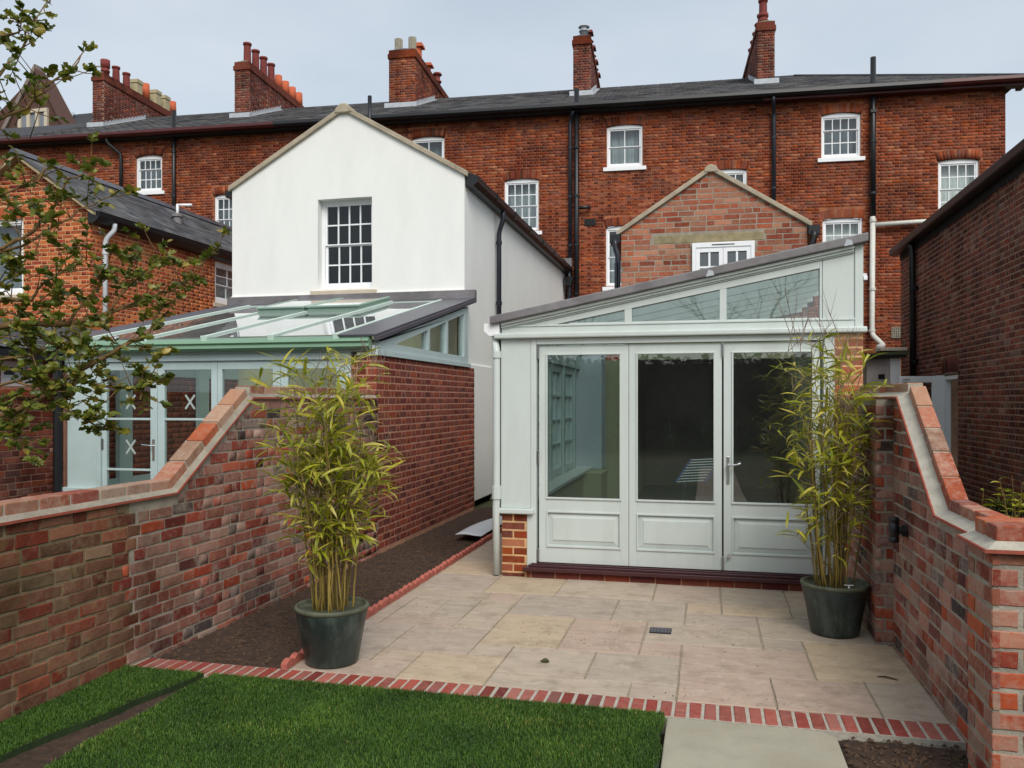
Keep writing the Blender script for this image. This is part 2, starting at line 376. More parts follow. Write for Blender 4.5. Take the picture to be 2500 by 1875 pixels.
def arch(pc, O, U, N, u0, u1, v, rise, h=.22, proud=.006):
    """segmental arch of upright bricks over an opening whose head is at v (springing) + rise"""
    O = Vector(O); w_ = u1-u0; uc = (u0+u1)/2; n = max(7, int(w_/.072)); rise = max(rise, .012)
    Rr = (w_*w_/4+rise*rise)/(2*rise); a0 = math.asin(min(1, w_/2/Rr))
    for k in range(n):
        a = -a0+(k+.5)*2*a0/n; cu = uc+math.sin(a)*(Rr+h/2); cv = v+rise-Rr+math.cos(a)*(Rr+h/2)
        Uu = U*math.cos(a)-Z*math.sin(a); Vv = U*math.sin(a)+Z*math.cos(a)
        ww = 2*a0/n*(Rr+h/2)-.009
        pc.add(O+U*cu+Z*cv+N*proud, Uu, Vv, N, ww, h)
def backing(name, O, U, N, poly, openings, m, p=None, reveal=.1, back=0., rm=None):
    """wall sheet (polygon convex in v, given as (u, v) points) with rectangular openings and their reveals"""
    O = Vector(O); mb = MB(); us = sorted(set([round(q[0], 4) for q in poly]+[round(x, 4) for o_ in openings for x in o_[:2]]))
    n = len(poly)
    def span(u):
        vs = []
        for i in range(n):
            (a, va), (b, vb) = poly[i], poly[(i+1) % n]
            if abs(a-b) < 1e-9: continue
            if min(a, b)-1e-3 <= u <= max(a, b)+1e-3: vs.append(va+(vb-va)*(u-a)/(b-a))
        return min(vs), max(vs)
    P = lambda u, v: O+U*u+Z*v+N*back
    for a, b in zip(us, us[1:]):
        if b-a < 1e-4: continue
        e = 1e-5; la, ha = span(a+e); lb, hb = span(b-e)
        ops = sorted([o_ for o_ in openings if o_[0] <= a+1e-4 and o_[1] >= b-1e-4], key=lambda o_: o_[2])
        c = (la, lb)
        for o_ in ops:
            if o_[2] > min(c)+1e-4: mb.quad(P(a, c[0]), P(b, c[1]), P(b, o_[2]), P(a, o_[2]))
            c = (o_[3], o_[3])
        if ha > c[0]+1e-4 or hb > c[1]+1e-4: mb.quad(P(a, c[0]), P(b, c[1]), P(b, hb), P(a, ha))
    for o_ in openings:
        a, b, c, d = o_[:4]; q = -N*reveal
        mb.quad(P(a, c), P(a, c)+q, P(a, d)+q, P(a, d)); mb.quad(P(b, d), P(b, d)+q, P(b, c)+q, P(b, c))
        mb.quad(P(a, d), P(a, d)+q, P(b, d)+q, P(b, d)); mb.quad(P(b, c), P(b, c)+q, P(a, c)+q, P(a, c))
    return mb.build(name, m, p)

# ------------------------------------------------------------------ windows
def window(p, O, U, N, u0, u1, v0, v1, cols=4, rt=2, rb=2, rise=.0, recess=.09, behind='curtain_mid', sill='white', fr=.055, bar=.022, sash=True, gl='glass', label=None, meet=None):
    """sash window in an opening: frame, sash with glazing bars, every pane, sill and what hangs behind it"""
    O = Vector(O)-N*recess; D = N; mb = MB(); V = Z
    bx = lambda m_, a0, a1, b0, b1, d0, d1: m_.obox(O, U, V, D, a0, a1, b0, b1, d0, d1)
    bx(mb, u0, u0+fr, v0, v1, -.07, .02); bx(mb, u1-fr, u1, v0, v1, -.07, .02)
    bx(mb, u0+fr, u1-fr, v0, v0+fr*1.2, -.07, .02)
    if rise > .005:                                        # head following the arch
        n = 8; pts = []
        for k in range(n+1):
            x = u0+fr+(u1-u0-2*fr)*k/n; q = (2*(x-u0)/(u1-u0)-1); pts.append((x, v1+rise*(1-q*q)))
        poly = [O+U*(u0+fr)+V*(v1-fr)+D*.02, O+U*(u1-fr)+V*(v1-fr)+D*.02]+[O+U*x+V*y+D*.02 for x, y in reversed(pts)]
        mb.prism(poly, -D*.09)
    else: bx(mb, u0+fr, u1-fr, v1-fr, v1, -.07, .02)
    wdw = mb.build('window', M['white'], p, bevel=.004)
    if label: wdw['label'] = label
    a0, a1, b0, b1 = u0+fr, u1-fr, v0+fr*1.2, v1-fr
    mid = meet if meet is not None else b0+(b1-b0)*rb/(rt+rb)
    for (c0, c1, rows, off) in ((mid, b1, rt, 0.), (b0, mid, rb, -.03)):
        if rows == 0: continue
        sb = MB(); st = .032
        if c0 == mid: r0, r1 = .018, st
        else: r0, r1 = st*1.5, .018
        bx(sb, a0, a0+st, c0, c1, off-.035, off); bx(sb, a1-st, a1, c0, c1, off-.035, off)
        bx(sb, a0+st, a1-st, c0, c0+r0, off-.035, off); bx(sb, a0+st, a1-st, c1-r1, c1, off-.035, off)
        x0, x1, y0, y1 = a0+st, a1-st, c0+r0, c1-r1
        for k in range(1, cols):
            x = x0+(x1-x0)*k/cols; bx(sb, x-bar/2, x+bar/2, y0, y1, off-.03, off-.004)
        for k in range(1, rows):
            y = y0+(y1-y0)*k/rows; bx(sb, x0, x1, y-bar/2, y+bar/2, off-.028, off-.006)
        so = sb.build('sash', M['white'], wdw)
        for i in range(cols):
            for k in range(rows):
                pb = MB(); e = bar/2-.003
                xa = x0+(x1-x0)*i/cols+(e if i else -.002); xb = x0+(x1-x0)*(i+1)/cols-(e if i < cols-1 else -.002)
                ya = y0+(y1-y0)*k/rows+(e if k else -.002); yb = y0+(y1-y0)*(k+1)/rows-(e if k < rows-1 else -.002)
                bx(pb, xa, xb, ya, yb, off-.020, off-.014); pb.build('pane', M[gl], wdw)
    if sill:
        sl = MB(); bx(sl, u0-.09, u1+.09, v0-.10, v0-.002, -.05, recess+.05); sl.build('sill', M[sill], wdw, bevel=.006)
    # drawn curtains or the dim room behind the glass
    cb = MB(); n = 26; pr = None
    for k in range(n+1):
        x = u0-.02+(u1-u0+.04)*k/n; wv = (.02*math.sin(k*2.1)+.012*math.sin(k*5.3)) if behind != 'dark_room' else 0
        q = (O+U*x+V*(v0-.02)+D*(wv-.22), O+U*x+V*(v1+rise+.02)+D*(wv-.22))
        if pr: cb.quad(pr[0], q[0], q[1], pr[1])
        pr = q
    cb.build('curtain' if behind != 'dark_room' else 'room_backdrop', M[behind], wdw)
    return wdw
def pipe(name, pts, r, m, p, n=10, collars=()):
    o = MB().tube(pts, r, n).build(name, m, p, smooth=False)
    for c, d in collars:
        c = Vector(c); d = Vector(d).normalized(); MB().tube([c-d*.03, c+d*.03], r*1.28, n).build('collar', m, o)
    for pl in o.data.polygons: pl.use_smooth = len(pl.vertices) == 4
    return o
def curve(pts, n=5):
    """round the corners of a path"""
    pts = [Vector(q) for q in pts]; res = [pts[0]]
    for a, b, c in zip(pts, pts[1:], pts[2:]):
        L = min((b-a).length, (c-b).length)*.45; L = min(L, .12); p0 = b+(a-b).normalized()*L; p1 = b+(c-b).normalized()*L
        for k in range(n+1):
            t_ = k/n; res.append(p0*(1-t_)**2+b*2*t_*(1-t_)+p1*t_*t_)
    return res+[pts[-1]]
def slates(pc, O, A, B, N, a0, a1, b0, b1, w_=.26, e=.17, left=None, right=None):
    """rows of slates on the slope O + a*A + b*B (B runs uphill); left/right give the row's limits at b"""
    O = Vector(O); b = b0; i = 0; tilt = R(3.0)
    while b < b1:
        lo = left(b) if left else a0; hi = right(b) if right else a1
        a = math.floor(lo/w_)*w_-(w_/2 if i % 2 else 0)
        hgt = min(e*1.25, b1-b+.05)
        while a < hi:
            x0, x1 = max(a, lo), min(a+w_-.004, hi)
            if x1-x0 > .04:
                Bt = (B*math.cos(tilt)-N*math.sin(tilt)).normalized(); Nt = (N*math.cos(tilt)+B*math.sin(tilt)).normalized()
                pc.add(O+A*((x0+x1)/2)+B*(b+hgt/2)+N*(.016+random.random()*.003), A, Bt, Nt, x1-x0, hgt)
            a += w_
        b += e; i += 1
# ------------------------------------------------------------------ ground
X_, Y_ = Vector((1,0,0)), Vector((0,1,0))
mg = pm('ground_earth_and_grass', C(62,66,38), 1, .3, 3, .4, 40, dirt=C(74,56,40), dscale=.6)
tag(MB().quad((-600,-600,-.09), (600,-600,-.09), (600,600,-.09), (-600,600,-.09)).build('ground', mg), kind='structure')
msoil = pm('damp_soil', C(58,42,31), 1, .4, 30, 1.0, 60, dirt=C(82,62,46), dscale=14, damt=.7)
def soil(name, x0, x1, y0, y1, z, amp=.014, step=.03, edge=None, rgt=None):
    nx = int((x1-x0)/step)+1; ny = int((y1-y0)/step)+1; vs = []; fs = []
    for j_ in range(ny+1):
        for i in range(nx+1):
            y = y0+(y1-y0)*j_/ny; xr = rgt(y) if rgt else x1; xl = edge(y) if edge else x0; x = xl+(xr-xl)*i/nx
            h = noise.noise((x*9, y*9, 1.3))*.5+noise.noise((x*27, y*27, 4))*.45+noise.noise((x*60, y*60, 4))*.35
            if i in (0, nx) or j_ in (0, ny): h = -1.2
            vs.append((x, y, z+h*amp))
    w_ = nx+1
    for j_ in range(ny):
        for i in range(nx): fs.append((j_*w_+i, j_*w_+i+1, (j_+1)*w_+i+1, (j_+1)*w_+i))
    mb = MB(); mb.v = vs; mb.f = fs
    return tag(mb.build(name, msoil, smooth=True), kind='structure')
soil('soil_bed', -3.44, -2.5, 4.5, 12.2, -.02, .020)
soil('soil_border', .61, 1.22, 1.0, 4.29, -.025, .016)
soil('soil_strip', -3.6, -2.6, 1.5, 4.29, -.012, .010)
# patio: mortar bed, every flagstone its own piece
pbed = MB().box(-2.47, 1.2, 4.5, 7.45, -.06, -.004)
pbed.box(-2.47, -1.86, 7.451, 12.2, -.06, -.0045)
mbed = pm('sandy_joint', C(150,138,118), 1, .25, 20, .6, 80)
patio = tag(pbed.build('patio', mbed), kind='structure')
def flagmat():
    m, t, b = newmat('sandstone_flag'); p = pos(t); oi = t.nodes.new('ShaderNodeObjectInfo').outputs['Random']
    cc = nramp(t, oi, [(0, C(170,155,138)), (.2, C(176,161,143)), (.35, C(164,151,138)), (.5, C(179,160,144)), (.64, C(182,162,134)), (.70, C(168,155,142)), (.88, C(176,154,138))])
    mpn = t.nodes.new('ShaderNodeMapping'); mpn.inputs['Rotation'].default_value = (0,0,.5); mpn.inputs['Scale'].default_value = (3,11,1); t.links.new(p, mpn.inputs[0])
    cc = nmix(t, 1., cc, nramp(t, nnoise(t, mpn.outputs[0], 1.3, 8, .65), [(.25, (.82,.80,.78)), (.5, (1,1,1)), (.75, (1.12,1.08,1.02))]), 'MULTIPLY')
    cc = nmix(t, nramp(t, nnoise(t, p, 4.2, 8, .72), [(.5, (0,0,0)), (.70, (.62,)*3)]), cc, C(128,112,94))
    cc = nmix(t, nramp(t, nnoise(t, p, 9, 8, .75), [(.52, (0,0,0)), (.68, (.5,)*3)]), cc, C(196,182,164))
    cc = nmix(t, nramp(t, nnoise(t, p, 38, 6, .7), [(.62, (0,0,0)), (.74, (.6,)*3)]), cc, C(92,76,60))
    t.links.new(cc, b.inputs['Base Color']); b.inputs['Roughness'].default_value = .8; b.inputs['Specular IOR Level'].default_value = .3
    nbump(t, b, nmath(t, 'ADD', nnoise(t, p, 26, 6), nnoise(t, mpn.outputs[0], 2, 5)), .35, .008); return m
M['flag'] = flagmat()
FL = [(-1.24,-.44,6.72,7.36),(-.44,.1,6.72,7.36),(.1,.62,6.72,7.36),(.62,1.16,6.72,7.36),(-1.85,-1.24,6.72,7.36),(-2.45,-1.85,6.72,7.36),
 (-1.49,-.70,6.07,6.72),(-.70,-.168,6.07,6.72),(-.168,.1,6.42,6.72),(.1,.61,6.42,6.72),(.61,1.16,6.42,6.72),(-.168,.35,6.07,6.42),
 (-.96,-.43,5.87,6.07),(-.96,-.43,5.28,5.87),(-.43,.35,5.58,6.07),(.35,1.16,5.84,6.42),(.61,1.18,5.08,5.84),(.35,.61,5.58,5.84),
 (-1.49,-.96,5.28,6.07),(-.43,-.168,5.28,5.58),(-.168,.61,5.03,5.58),(-1.24,-.70,4.75,5.28),(-.70,-.168,4.75,5.28),(-.168,.35,4.51,5.03),
 (.35,.87,4.51,5.03),(.87,1.18,4.51,5.08),(.61,.87,5.03,5.08),(-.43,-.168,4.51,4.75),(-1.24,-.43,4.51,4.75),(-1.49,-1.24,5.03,5.28),(-1.78,-1.24,4.51,5.03),
 (-2.05,-1.78,4.78,5.03),(-2.45,-1.78,4.51,4.78),(-2.45,-2.05,4.78,5.61),(-2.05,-1.49,5.03,5.61),(-2.33,-1.78,5.61,5.87),(-1.78,-1.49,5.61,5.83),
 (-2.45,-2.33,5.61,6.43),(-2.33,-2.04,5.87,6.43),(-2.04,-1.78,5.87,6.43),(-1.78,-1.49,5.83,6.43),(-2.45,-1.77,6.43,6.72),(-1.77,-1.49,6.43,6.72)]
yy = 7.36
for k, h in enumerate((.56,.8,.56,.85,.56,.9,.6)):
    FL.append((-2.45, -1.89, yy, yy+h)); yy += h
for (x0, x1, y0, y1) in FL:
    g = .004+random.random()*.002; jj = lambda: (random.random()-.5)*.008
    P4 = [(x0+g+jj()*.5, y0+g+jj()*.5), (x1-g+jj()*.5, y0+g+jj()*.5), (x1-g+jj()*.5, y1-g+jj()*.5), (x0+g+jj()*.5, y1-g+jj()*.5)]
    # riven edges: each side has a few wandering points
    ring = []
    for i in range(4):
        a, b = Vector((*P4[i], 0)), Vector((*P4[(i+1) % 4], 0)); n = max(2, int((b-a).length/.12)); nn = Vector((-(b-a).y, (b-a).x, 0)).normalized()
        for k in range(n): ring.append(a.lerp(b, k/n)+nn*(random.random()*.003 if k else 0))
    tz = (random.random()-.5)*.005; mb = MB(); cen = sum(ring, Vector())/len(ring)
    top = [q+Z*(tz) for q in ring]; inn = [q.lerp(cen, .012)+Z*(tz+.003) for q in ring]
    n = len(ring); mb.add([q-Z*.03 for q in ring]+top+inn, [(i, (i+1) % n, n+(i+1) % n, n+i) for i in range(n)]+[(n+i, n+(i+1) % n, 2*n+(i+1) % n, 2*n+i) for i in range(n)]+[tuple(range(2*n, 3*n))])
    mb.build('flagstone', M['flag'], patio)
# path slab running towards the camera
mconc = pm('pale_paving', C(160,154,136), .85, .12, 6, .4, 70, dirt=C(132,124,104), dscale=3, damt=.6)
path = tag(MB().box(-.20, .60, -6, 4.26, -.07, -.028).build('path', mbed), kind='structure')
for (y0, y1) in ((3.36,4.265),(2.44,3.345),(1.52,2.425),(.6,1.505)):
    cl = .06 if y1 > 4 else .01
    MB().prism([(-.205,y0,.004),(.60,y0,.004),(.60,y1-cl,.004),(.60-cl,y1,.004),(-.205,y1,.004)], (0,0,-.03)).build('paving_slab', mconc, path, bevel=.006)
# brick edging in front of the patio
edg = tag(MB().box(-3.43, 1.19, 4.285, 4.505, -.09, .001).build('brick_edging', M['mort_cope']), kind='structure')
pe = Pieces(edg, 'brick', M['br_edge'], limit=80, jit=.003, depth=.05)
n = 61; pitch = (1.175+3.41)/n
for k in range(n):
    x = -3.41+pitch*(k+.5); pe.add((x, 4.395+(random.random()-.5)*.004, .004+random.random()*.004), Y_, -X_, Z, .205, pitch-.017)
# scalloped edging between bed and patio
mscal = pm('terracotta_edging', C(172,96,82), .85, .15, 14, .3, 80)
sx = thing('scalloped_edging', 'row of red terracotta scalloped tiles along the soil bed', 'edging', (-2.49, 7, -.05))
y = 4.56
prof = None
tile_me = None
while y < 10.8:
    if tile_me is None:
        pts = [(-.105, -.07)]+[(-.105+.21*k/12, .028+.022*math.sin(math.pi*k/12)) for k in range(13)]+[(.105, -.07)]
        mb = MB(); mb.prism([Vector((.02, a, b)) for a, b in pts[:1]+[pts[-1]]+pts[-2:0:-1]], (-.04,0,0)); tile_me = mb.mesh('edging_tile'); tile_me.materials.append(mscal)
    o = bpy.data.objects.new('edging_tile', tile_me); col.objects.link(o); parent(o, sx)
    o.matrix_basis = Matrix.Translation((-2.487+(random.random()-.5)*.008, y, (random.random()-.5)*.008)) @ Matrix.Rotation((random.random()-.5)*.12, 4, 'Z') @ Matrix.Scale(.5, 4, (0,1,0))
    y += .1065

# ------------------------------------------------------------------ terrace at the back
TA = R(3.4); TU = Vector((math.cos(TA), math.sin(TA), 0)); TN = Vector((math.sin(TA), -math.cos(TA), 0))   # along, and out towards the garden
TO = Vector((-3.59, 21.05, 0))
def tp(t, off, z): return TO+TU*t-TN*off+Z*z          # off = metres behind the wall face
terr = thing('brick_terrace', 'long three storey red brick terrace with slate roof and five chimney stacks', 'building', tp(0, 0, 0))
WN = [ # u0, u1, v0, v1, rise, cols, top rows, bottom rows, behind, sill
 (-12.28,-11.46,7.54,8.52,.06,4,1,2,'curtain_mid','white'), (-9.86,-9.05,6.0,7.32,.05,4,2,2,'curtain_mid','white'),
 (-4.12,-3.23,7.5,8.60,.05,2,1,1,'curtain_mid','white'), (-1.61,-.70,6.02,7.36,.05,4,2,2,'curtain','white'),
 (1.06,1.97,7.58,8.62,.05,2,1,1,'curtain','white'), (1.04,1.96,4.52,6.04,.05,4,2,2,'curtain','white'),
 (3.62,4.54,6.0,7.36,.05,4,2,2,'curtain','white'), (6.30,7.22,7.55,8.60,.06,4,1,2,'curtain_mid','white'),
 (6.33,7.26,4.7,6.03,.05,4,2,2,'blind','white'), (8.97,9.88,6.0,7.34,.05,4,2,2,'blind','white'), (-15.2,-14.3,6.0,7.3,.05,4,2,2,'curtain_mid','white')]
ops = [(a, b, c, d+r_) for a, b, c, d, r_, *_ in WN]
wall = backing('wall', TO, TU, TN, [(-22,0), (10.45,0), (10.45,9.06), (-22,9.06)], ops, M['mort_terrace'], terr, reveal=.11)
MB().obox(TO, TU, -TN, Z, -22, -21.9, .01, 10.5, 0, 9.06).obox(TO, TU, -TN, Z, 10.43, 10.449, .01, 10.5, 0, 9.06).build('end_wall', M['mort_terrace'], terr)
pw = Pieces(wall, 'brick', M['br_terrace'], jit=.002, bevel=False, depth=.02)
bops = [(a-.01, b+.01, c, d+r_+.0) for a, b, c, d, r_, *_ in WN]+[(a-.06, b+.06, d+r_*.3, d+r_+.24) for a, b, c, d, r_, *_ in WN]
lay(pw, TO, TU, TN, 2.6, 9.04, lambda v: (-16.4, 10.45), bops, 'flemish', j=.010, wob=.0012, proud=.0015)
for a, b, c, d, r_, *_ in WN: arch(pw, TO, TU, TN, a-.03, b+.03, d, r_)
for a, b, c, d, r_, cols, rt, rb, be, si in WN: window(terr, TO, TU, TN, a, b, c, d, cols, rt, rb, r_, behind=be, sill=si, recess=.07)
# roof
TS = math.atan2(11.55-9.15, 5.5); RB = (-TN*math.cos(TS)+Z*math.sin(TS)); RNv = (TN*math.sin(TS)+Z*math.cos(TS))
rfm = MB(); mroofbase = pm('roof_underlay', C(50,50,54), .9, .2, 3)
E0, E1 = -.30, 10.75
rfm.quad(tp(-22.2,E0,9.15), tp(10.78,E0,9.15), tp(6.48,5.2,11.55), tp(-22.2,5.2,11.55))
rfm.quad(tp(-22.2,5.2,11.55), tp(6.48,5.2,11.55), tp(10.78,E1,9.15), tp(-22.2,E1,9.15))
rfm.add([tp(10.78,E0,9.15), tp(10.78,E1,9.15), tp(6.48,5.2,11.55)], [(0,1,2)])
rfm.quad(tp(-22.2,E0,9.12), tp(-22.2,.1,9.12), tp(10.78,.1,9.12), tp(10.78,E0,9.12))
roof = rfm.build('roof', mroofbase, terr)
ps = Pieces(roof, 'slate', M['slate'], limit=300, jit=.003, bevel=False, depth=.012)
LR = 5.5/math.cos(TS)
slates(ps, tp(0, E0, 9.15), TU, RB, RNv, -16.5, 10.7, 0, LR, w_=.3, e=.2, right=lambda b: 10.76-(10.76-6.48)*b/LR)
rt = MB()
for k in range(56):
    t0 = -16.5+k*.41; q = tp(t0, 5.2, 11.545)
    rt.prism([q+TN*.13-Z*.05, q+TN*.05+Z*.045, q-TN*.05+Z*.045, q-TN*.13-Z*.05], TU*.4)
rt.build('ridge_tiles', M['slate'][1], terr)
hp = MB(); a, b = tp(10.78,E0,9.17), tp(6.48,5.2,11.58); hp.tube([a, b], .05, 6); hp.build('hip_tiles', M['slate'][1], terr)
MB().tube(curve([tp(10.80,-.33,9.17), tp(10.9,-.36,9.22), tp(10.93,-.36,9.36), tp(10.86,-.34,9.40)]), .012, 6).build('hip_iron', M['black'], terr)
def gutter(t0, t1, m, nm):
    mb = MB(); mb.prism([tp(t0,-.33,9.17), tp(t0,-.42,9.155), tp(t0,-.43,9.08), tp(t0,-.39,9.03), tp(t0,-.29,9.02), tp(t0,-.25,9.10)], TU*(t1-t0)); mb.build(nm, m, terr)
gutter(-22, -7.9, M['red_gutter'], 'gutter'); gutter(-7.9, 8.95, M['black'], 'gutter'); gutter(8.95, 10.95, M['red_gutter'], 'gutter')
fb = MB(); fb.obox(TO, TU, -TN, Z, -22, 4.9, -.25, -.01, 8.985, 9.10); fb.build('fascia', M['soffit'], terr)
fb = MB(); fb.obox(TO, TU, -TN, Z, 4.9, 10.7, -.27, -.01, 8.97, 9.10); fb.prism([tp(10.7,-.27,9.10), tp(10.7,-.27,8.97), tp(10.7,.1,8.95), tp(10.7,.1,9.10)], TU*.12); fb.build('fascia', M['red_gutter'], terr)
# chimneys
def chimney(t0, t1, pots, zc=12.3, z0=10.2, o0=2.9, o1=7.35, cm='cement', label=None):
    ch = MB(); ch.obox(TO, TU, -TN, Z, t0, t1, o0, o1, z0, zc-.02); st = ch.build('chimney', M['mort_dark'], terr)
    if label: st['label'] = label
    for pc_, faces in ((Pieces(st, 'brick', M['br_dark'] if t0 < -9 else M['br_terrace'] if t0 < -4 else M['br_dark'], limit=0, bevel=False, depth=.015, jit=.002, joined='brickwork'), 0),):
        lay(pc_, tp(0, o0, 0), TU, TN, z0+.05, zc-.02, lambda v: (t0, t1), (), 'flemish')
        rs = tp(t1, 0, 0); ls = tp(t0, 0, 0)
        lay(pc_, rs, -TN, TU, z0+.05, zc-.02, lambda v: (o0, o1), (), 'flemish')
        lay(pc_, ls, TN, -TU, z0+.05, zc-.02, lambda v: (-o1, -o0), (), 'flemish')
    cp = MB(); cp.obox(TO, TU, -TN, Z, t0-.04, t1+.04, o0-.04, o1+.04, zc-.26, zc-.12); cp.obox(TO, TU, -TN, Z, t0-.012, t1+.012, o0-.012, o1+.012, zc-.121, zc+.0)
    cp.build('cap', M['br_dark'][1] if cm == 'cement' else M['br_terrace'][1], st, bevel=.01)
    fl = MB(); a = [tp(t0-.012,o0-.012,zc-.001), tp(t1+.012,o0-.012,zc-.001), tp(t1+.012,o1,zc-.001), tp(t0-.012,o1,zc-.001)]; tm = (t0+t1)/2
    fl.add(a+[tp(tm-.05,o0+.12,zc+.09), tp(tm+.05,o0+.12,zc+.09), tp(tm+.05,o1-.12,zc+.09), tp(tm-.05,o1-.12,zc+.09)], [(0,1,5,4), (1,2,6,5), (2,3,7,6), (3,0,4,7), (4,5,6,7)])
    fl.build('flaunching', M[cm], st)
    fz = MB(); o_r = lambda o_: 9.15+(o_-E0)*math.tan(TS)+.03        # lead flashing, stepped up the side
    fz.obox(TO, TU, -TN, Z, t0-.1, t1+.1, o0-.16, o0-.012, o_r(o0-.16)-.02, o_r(o0)+.06)
    o_ = o0
    while o_ < 5.1:
        fz.prism([tp(t1+.014,o_,o_r(o_)-.02), tp(t1+.014,o_+.17,o_r(o_+.17)-.02), tp(t1+.014,o_+.165,o_r(o_+.17)+.14), tp(t1+.014,o_+.02,o_r(o_)+.09)], -TU*.012)
        fz.obox(TO, TU, -TN, Z, t1+.02, t1+.12, o_, o_+.17, o_r(o_)-.01, o_r(o_)+.025)
        if t0 > 4: fz.prism([tp(t0-.014,o_+.17,o_r(o_+.17)-.02), tp(t0-.014,o_,o_r(o_)-.02), tp(t0-.014,o_+.02,o_r(o_)+.09), tp(t0-.014,o_+.165,o_r(o_+.17)+.14)], TU*.012)
        o_ += .17
    fz.build('flashing', M['lead_light'], st)
    for (ot, dt, kind, h, m_) in pots:
        q = tp(tm+dt, ot, zc+.05); s_ = kind
        mb = MB()
        if s_ == 'round': mb.lathe(q, [(.125,0),(.12,.06),(.11,h*.8),(.108,h-.07),(.135,h-.06),(.135,h),(.09,h),(.085,h-.1)], 14)
        elif s_ == 'plain': mb.lathe(q, [(.135,0),(.12,h),(.095,h),(.09,h-.1)], 14)
        elif s_ == 'square':
            mb.obox(q, TU, -TN, Z, -.14, .14, -.14, .14, 0, h-.12); mb.obox(q, TU, -TN, Z, -.165, .165, -.165, .165, h-.119, h)
        elif s_ == 'ribbed':
            n = 22; ring = [(.125 if i % 2 else .108) for i in range(n)]
            for zz in (0, h):
                for i in range(n): mb.v.append((q.x+ring[i]*math.cos(2*math.pi*i/n), q.y+ring[i]*math.sin(2*math.pi*i/n), q.z+zz))
            mb.f += [(i, (i+1) % n, n+(i+1) % n, n+i) for i in range(n)]; mb.f.append(tuple(range(n, 2*n)))
        elif s_ == 'hood':
            mb.lathe(q, [(.14,0),(.12,h*.9),(.095,h*.9)], 14)
            mb.prism([q+TU*-.2+Z*(h*.88)-(-TN)*.17, q+TU*.2+Z*(h*.88)-(-TN)*.17, q+TU*.17+Z*(h+.02)-(-TN)*.17, q-TU*.17+Z*(h+.02)-(-TN)*.17], -TN*.34)
        elif s_ == 'cowl':
            mb.lathe(q, [(.12,0),(.11,h*.55),(.15,h*.56),(.15,h*.62),(.10,h*.63),(.10,h*.9),(.17,h*.91),(.13,h),(.02,h+.02)], 14)
        elif s_ == 'slot':
            mb.lathe(q, [(.13,0),(.12,.1),(.145,.11),(.145,.16),(.125,.17),(.125,.24),(.15,.25),(.15,h),(.1,h),(.1,h-.05)], 14)
        po = mb.build('chimney_pot', M[m_], st)
        for pl in po.data.polygons: pl.use_smooth = s_ in ('round', 'plain', 'cowl', 'slot') and len(pl.vertices) == 4
    return st
row = lambda n: [3.25+i*(3.85/(n-1)) for i in range(n)]
r8 = row(8)
chimney(-15.83, -15.43, [(o_, 0, k, h, m_) for o_, (k, h, m_) in zip(r8, [('slot',.5,'pot_red'),('round',.5,'pot_red'),('round',.5,'pot_red'),('square',.46,'pot_buff'),('plain',.55,'pot_orange'),('square',.5,'pot_buff'),('square',.5,'pot_buff'),('plain',.5,'pot_orange')])])
chimney(-10.82, -10.33, [(o_, 0, k, h, m_) for o_, (k, h, m_) in zip(r8, [('round',.68,'pot_red')]*4+[('plain',.5,'pot_orange')]*4)])
chimney(-5.73, -4.91, [(3.25,-.22,'ribbed',.42,'pot_grey'),(3.25,.22,'ribbed',.44,'pot_grey'),(4.6,.0,'hood',.8,'pot_orange'),(5.7,.0,'hood',.6,'pot_orange'),(6.8,0.05,'cowl',.75,'pot_red')], cm='lead_dark')
chimney(-.09, .41, [(3.25,.03,'cowl',.38,'lead_light')]+[(3.25+.55*i,.07,'hood' if i % 2 else 'cowl',.42,'pot_red') for i in range(1, 8)], cm='lead_dark')
chimney(5.12, 5.59, [(3.3,-.03,'slot',.34,'pot_red'),(3.30,-.03,'round',.75,'pot_red')]+[(3.3+.6*i,0,'round',.6,'pot_red') for i in range(1, 6)])
# pipes on the terrace
bk = M['black']; bb = M['black_blue']
def tpipe(t, z0, z1, m, r=.05, off=-.09, extra=()):
    cs = [(tp(t, off, z), Z) for z in np.arange(z0+.6, min(z1, 9)-.2, 1.25)]
    return pipe('downpipe', curve(list(extra)+[tp(t, off, z1), tp(t, off, z0)]), r, m, terr, collars=cs)
tpipe(-12.68, 6.6, 8.55, bk, .05, extra=[tp(-12.98,-.3,9.05), tp(-12.98,-.28,8.9), tp(-12.70,-.1,8.62)])
tpipe(-11.03, 5.5, 9.75, bk, .055, off=-.1); tpipe(-5.14, 8.2, 9.65, bk, .055, off=-.46)
tpipe(.13, 2.5, 8.75, bb, .05, extra=[tp(.22,-.3,9.0), tp(.17,-.12,8.85)]); tpipe(.30, 2.5, 9.6, bk, .065, off=-.14)
pipe('downpipe', [tp(.30,-.14,6.55), tp(.66,-.12,6.56)], .045, bk, terr)
tpipe(5.17, 5.0, 8.7, bb, .05, extra=[tp(5.13,-.33,9.03), tp(5.13,-.3,8.9)]); tpipe(7.47, 6.02, 9.9, bk, .065, off=-.12)
MB().obox(TO, TU, -TN, Z, 7.40, 7.54, -.2, -.03, 8.55, 8.62).build('pipe_bracket', bk, terr)
pipe('soil_pipe', curve([tp(7.46,-.13,6.05), tp(7.44,-.13,3.2), tp(7.60,-.5,2.92), Vector((3.55,19.0,2.75)), Vector((3.30,16.6,2.47))]), .062, M['white_pipe'], terr, collars=[(tp(7.46,-.13,5.95),Z),(tp(7.45,-.13,4.3),Z),(tp(7.44,-.13,3.3),Z)])
pipe('soil_pipe', [tp(7.46,-.13,5.85), tp(9.4,-.13,5.92)], .055, M['white_pipe'], terr)
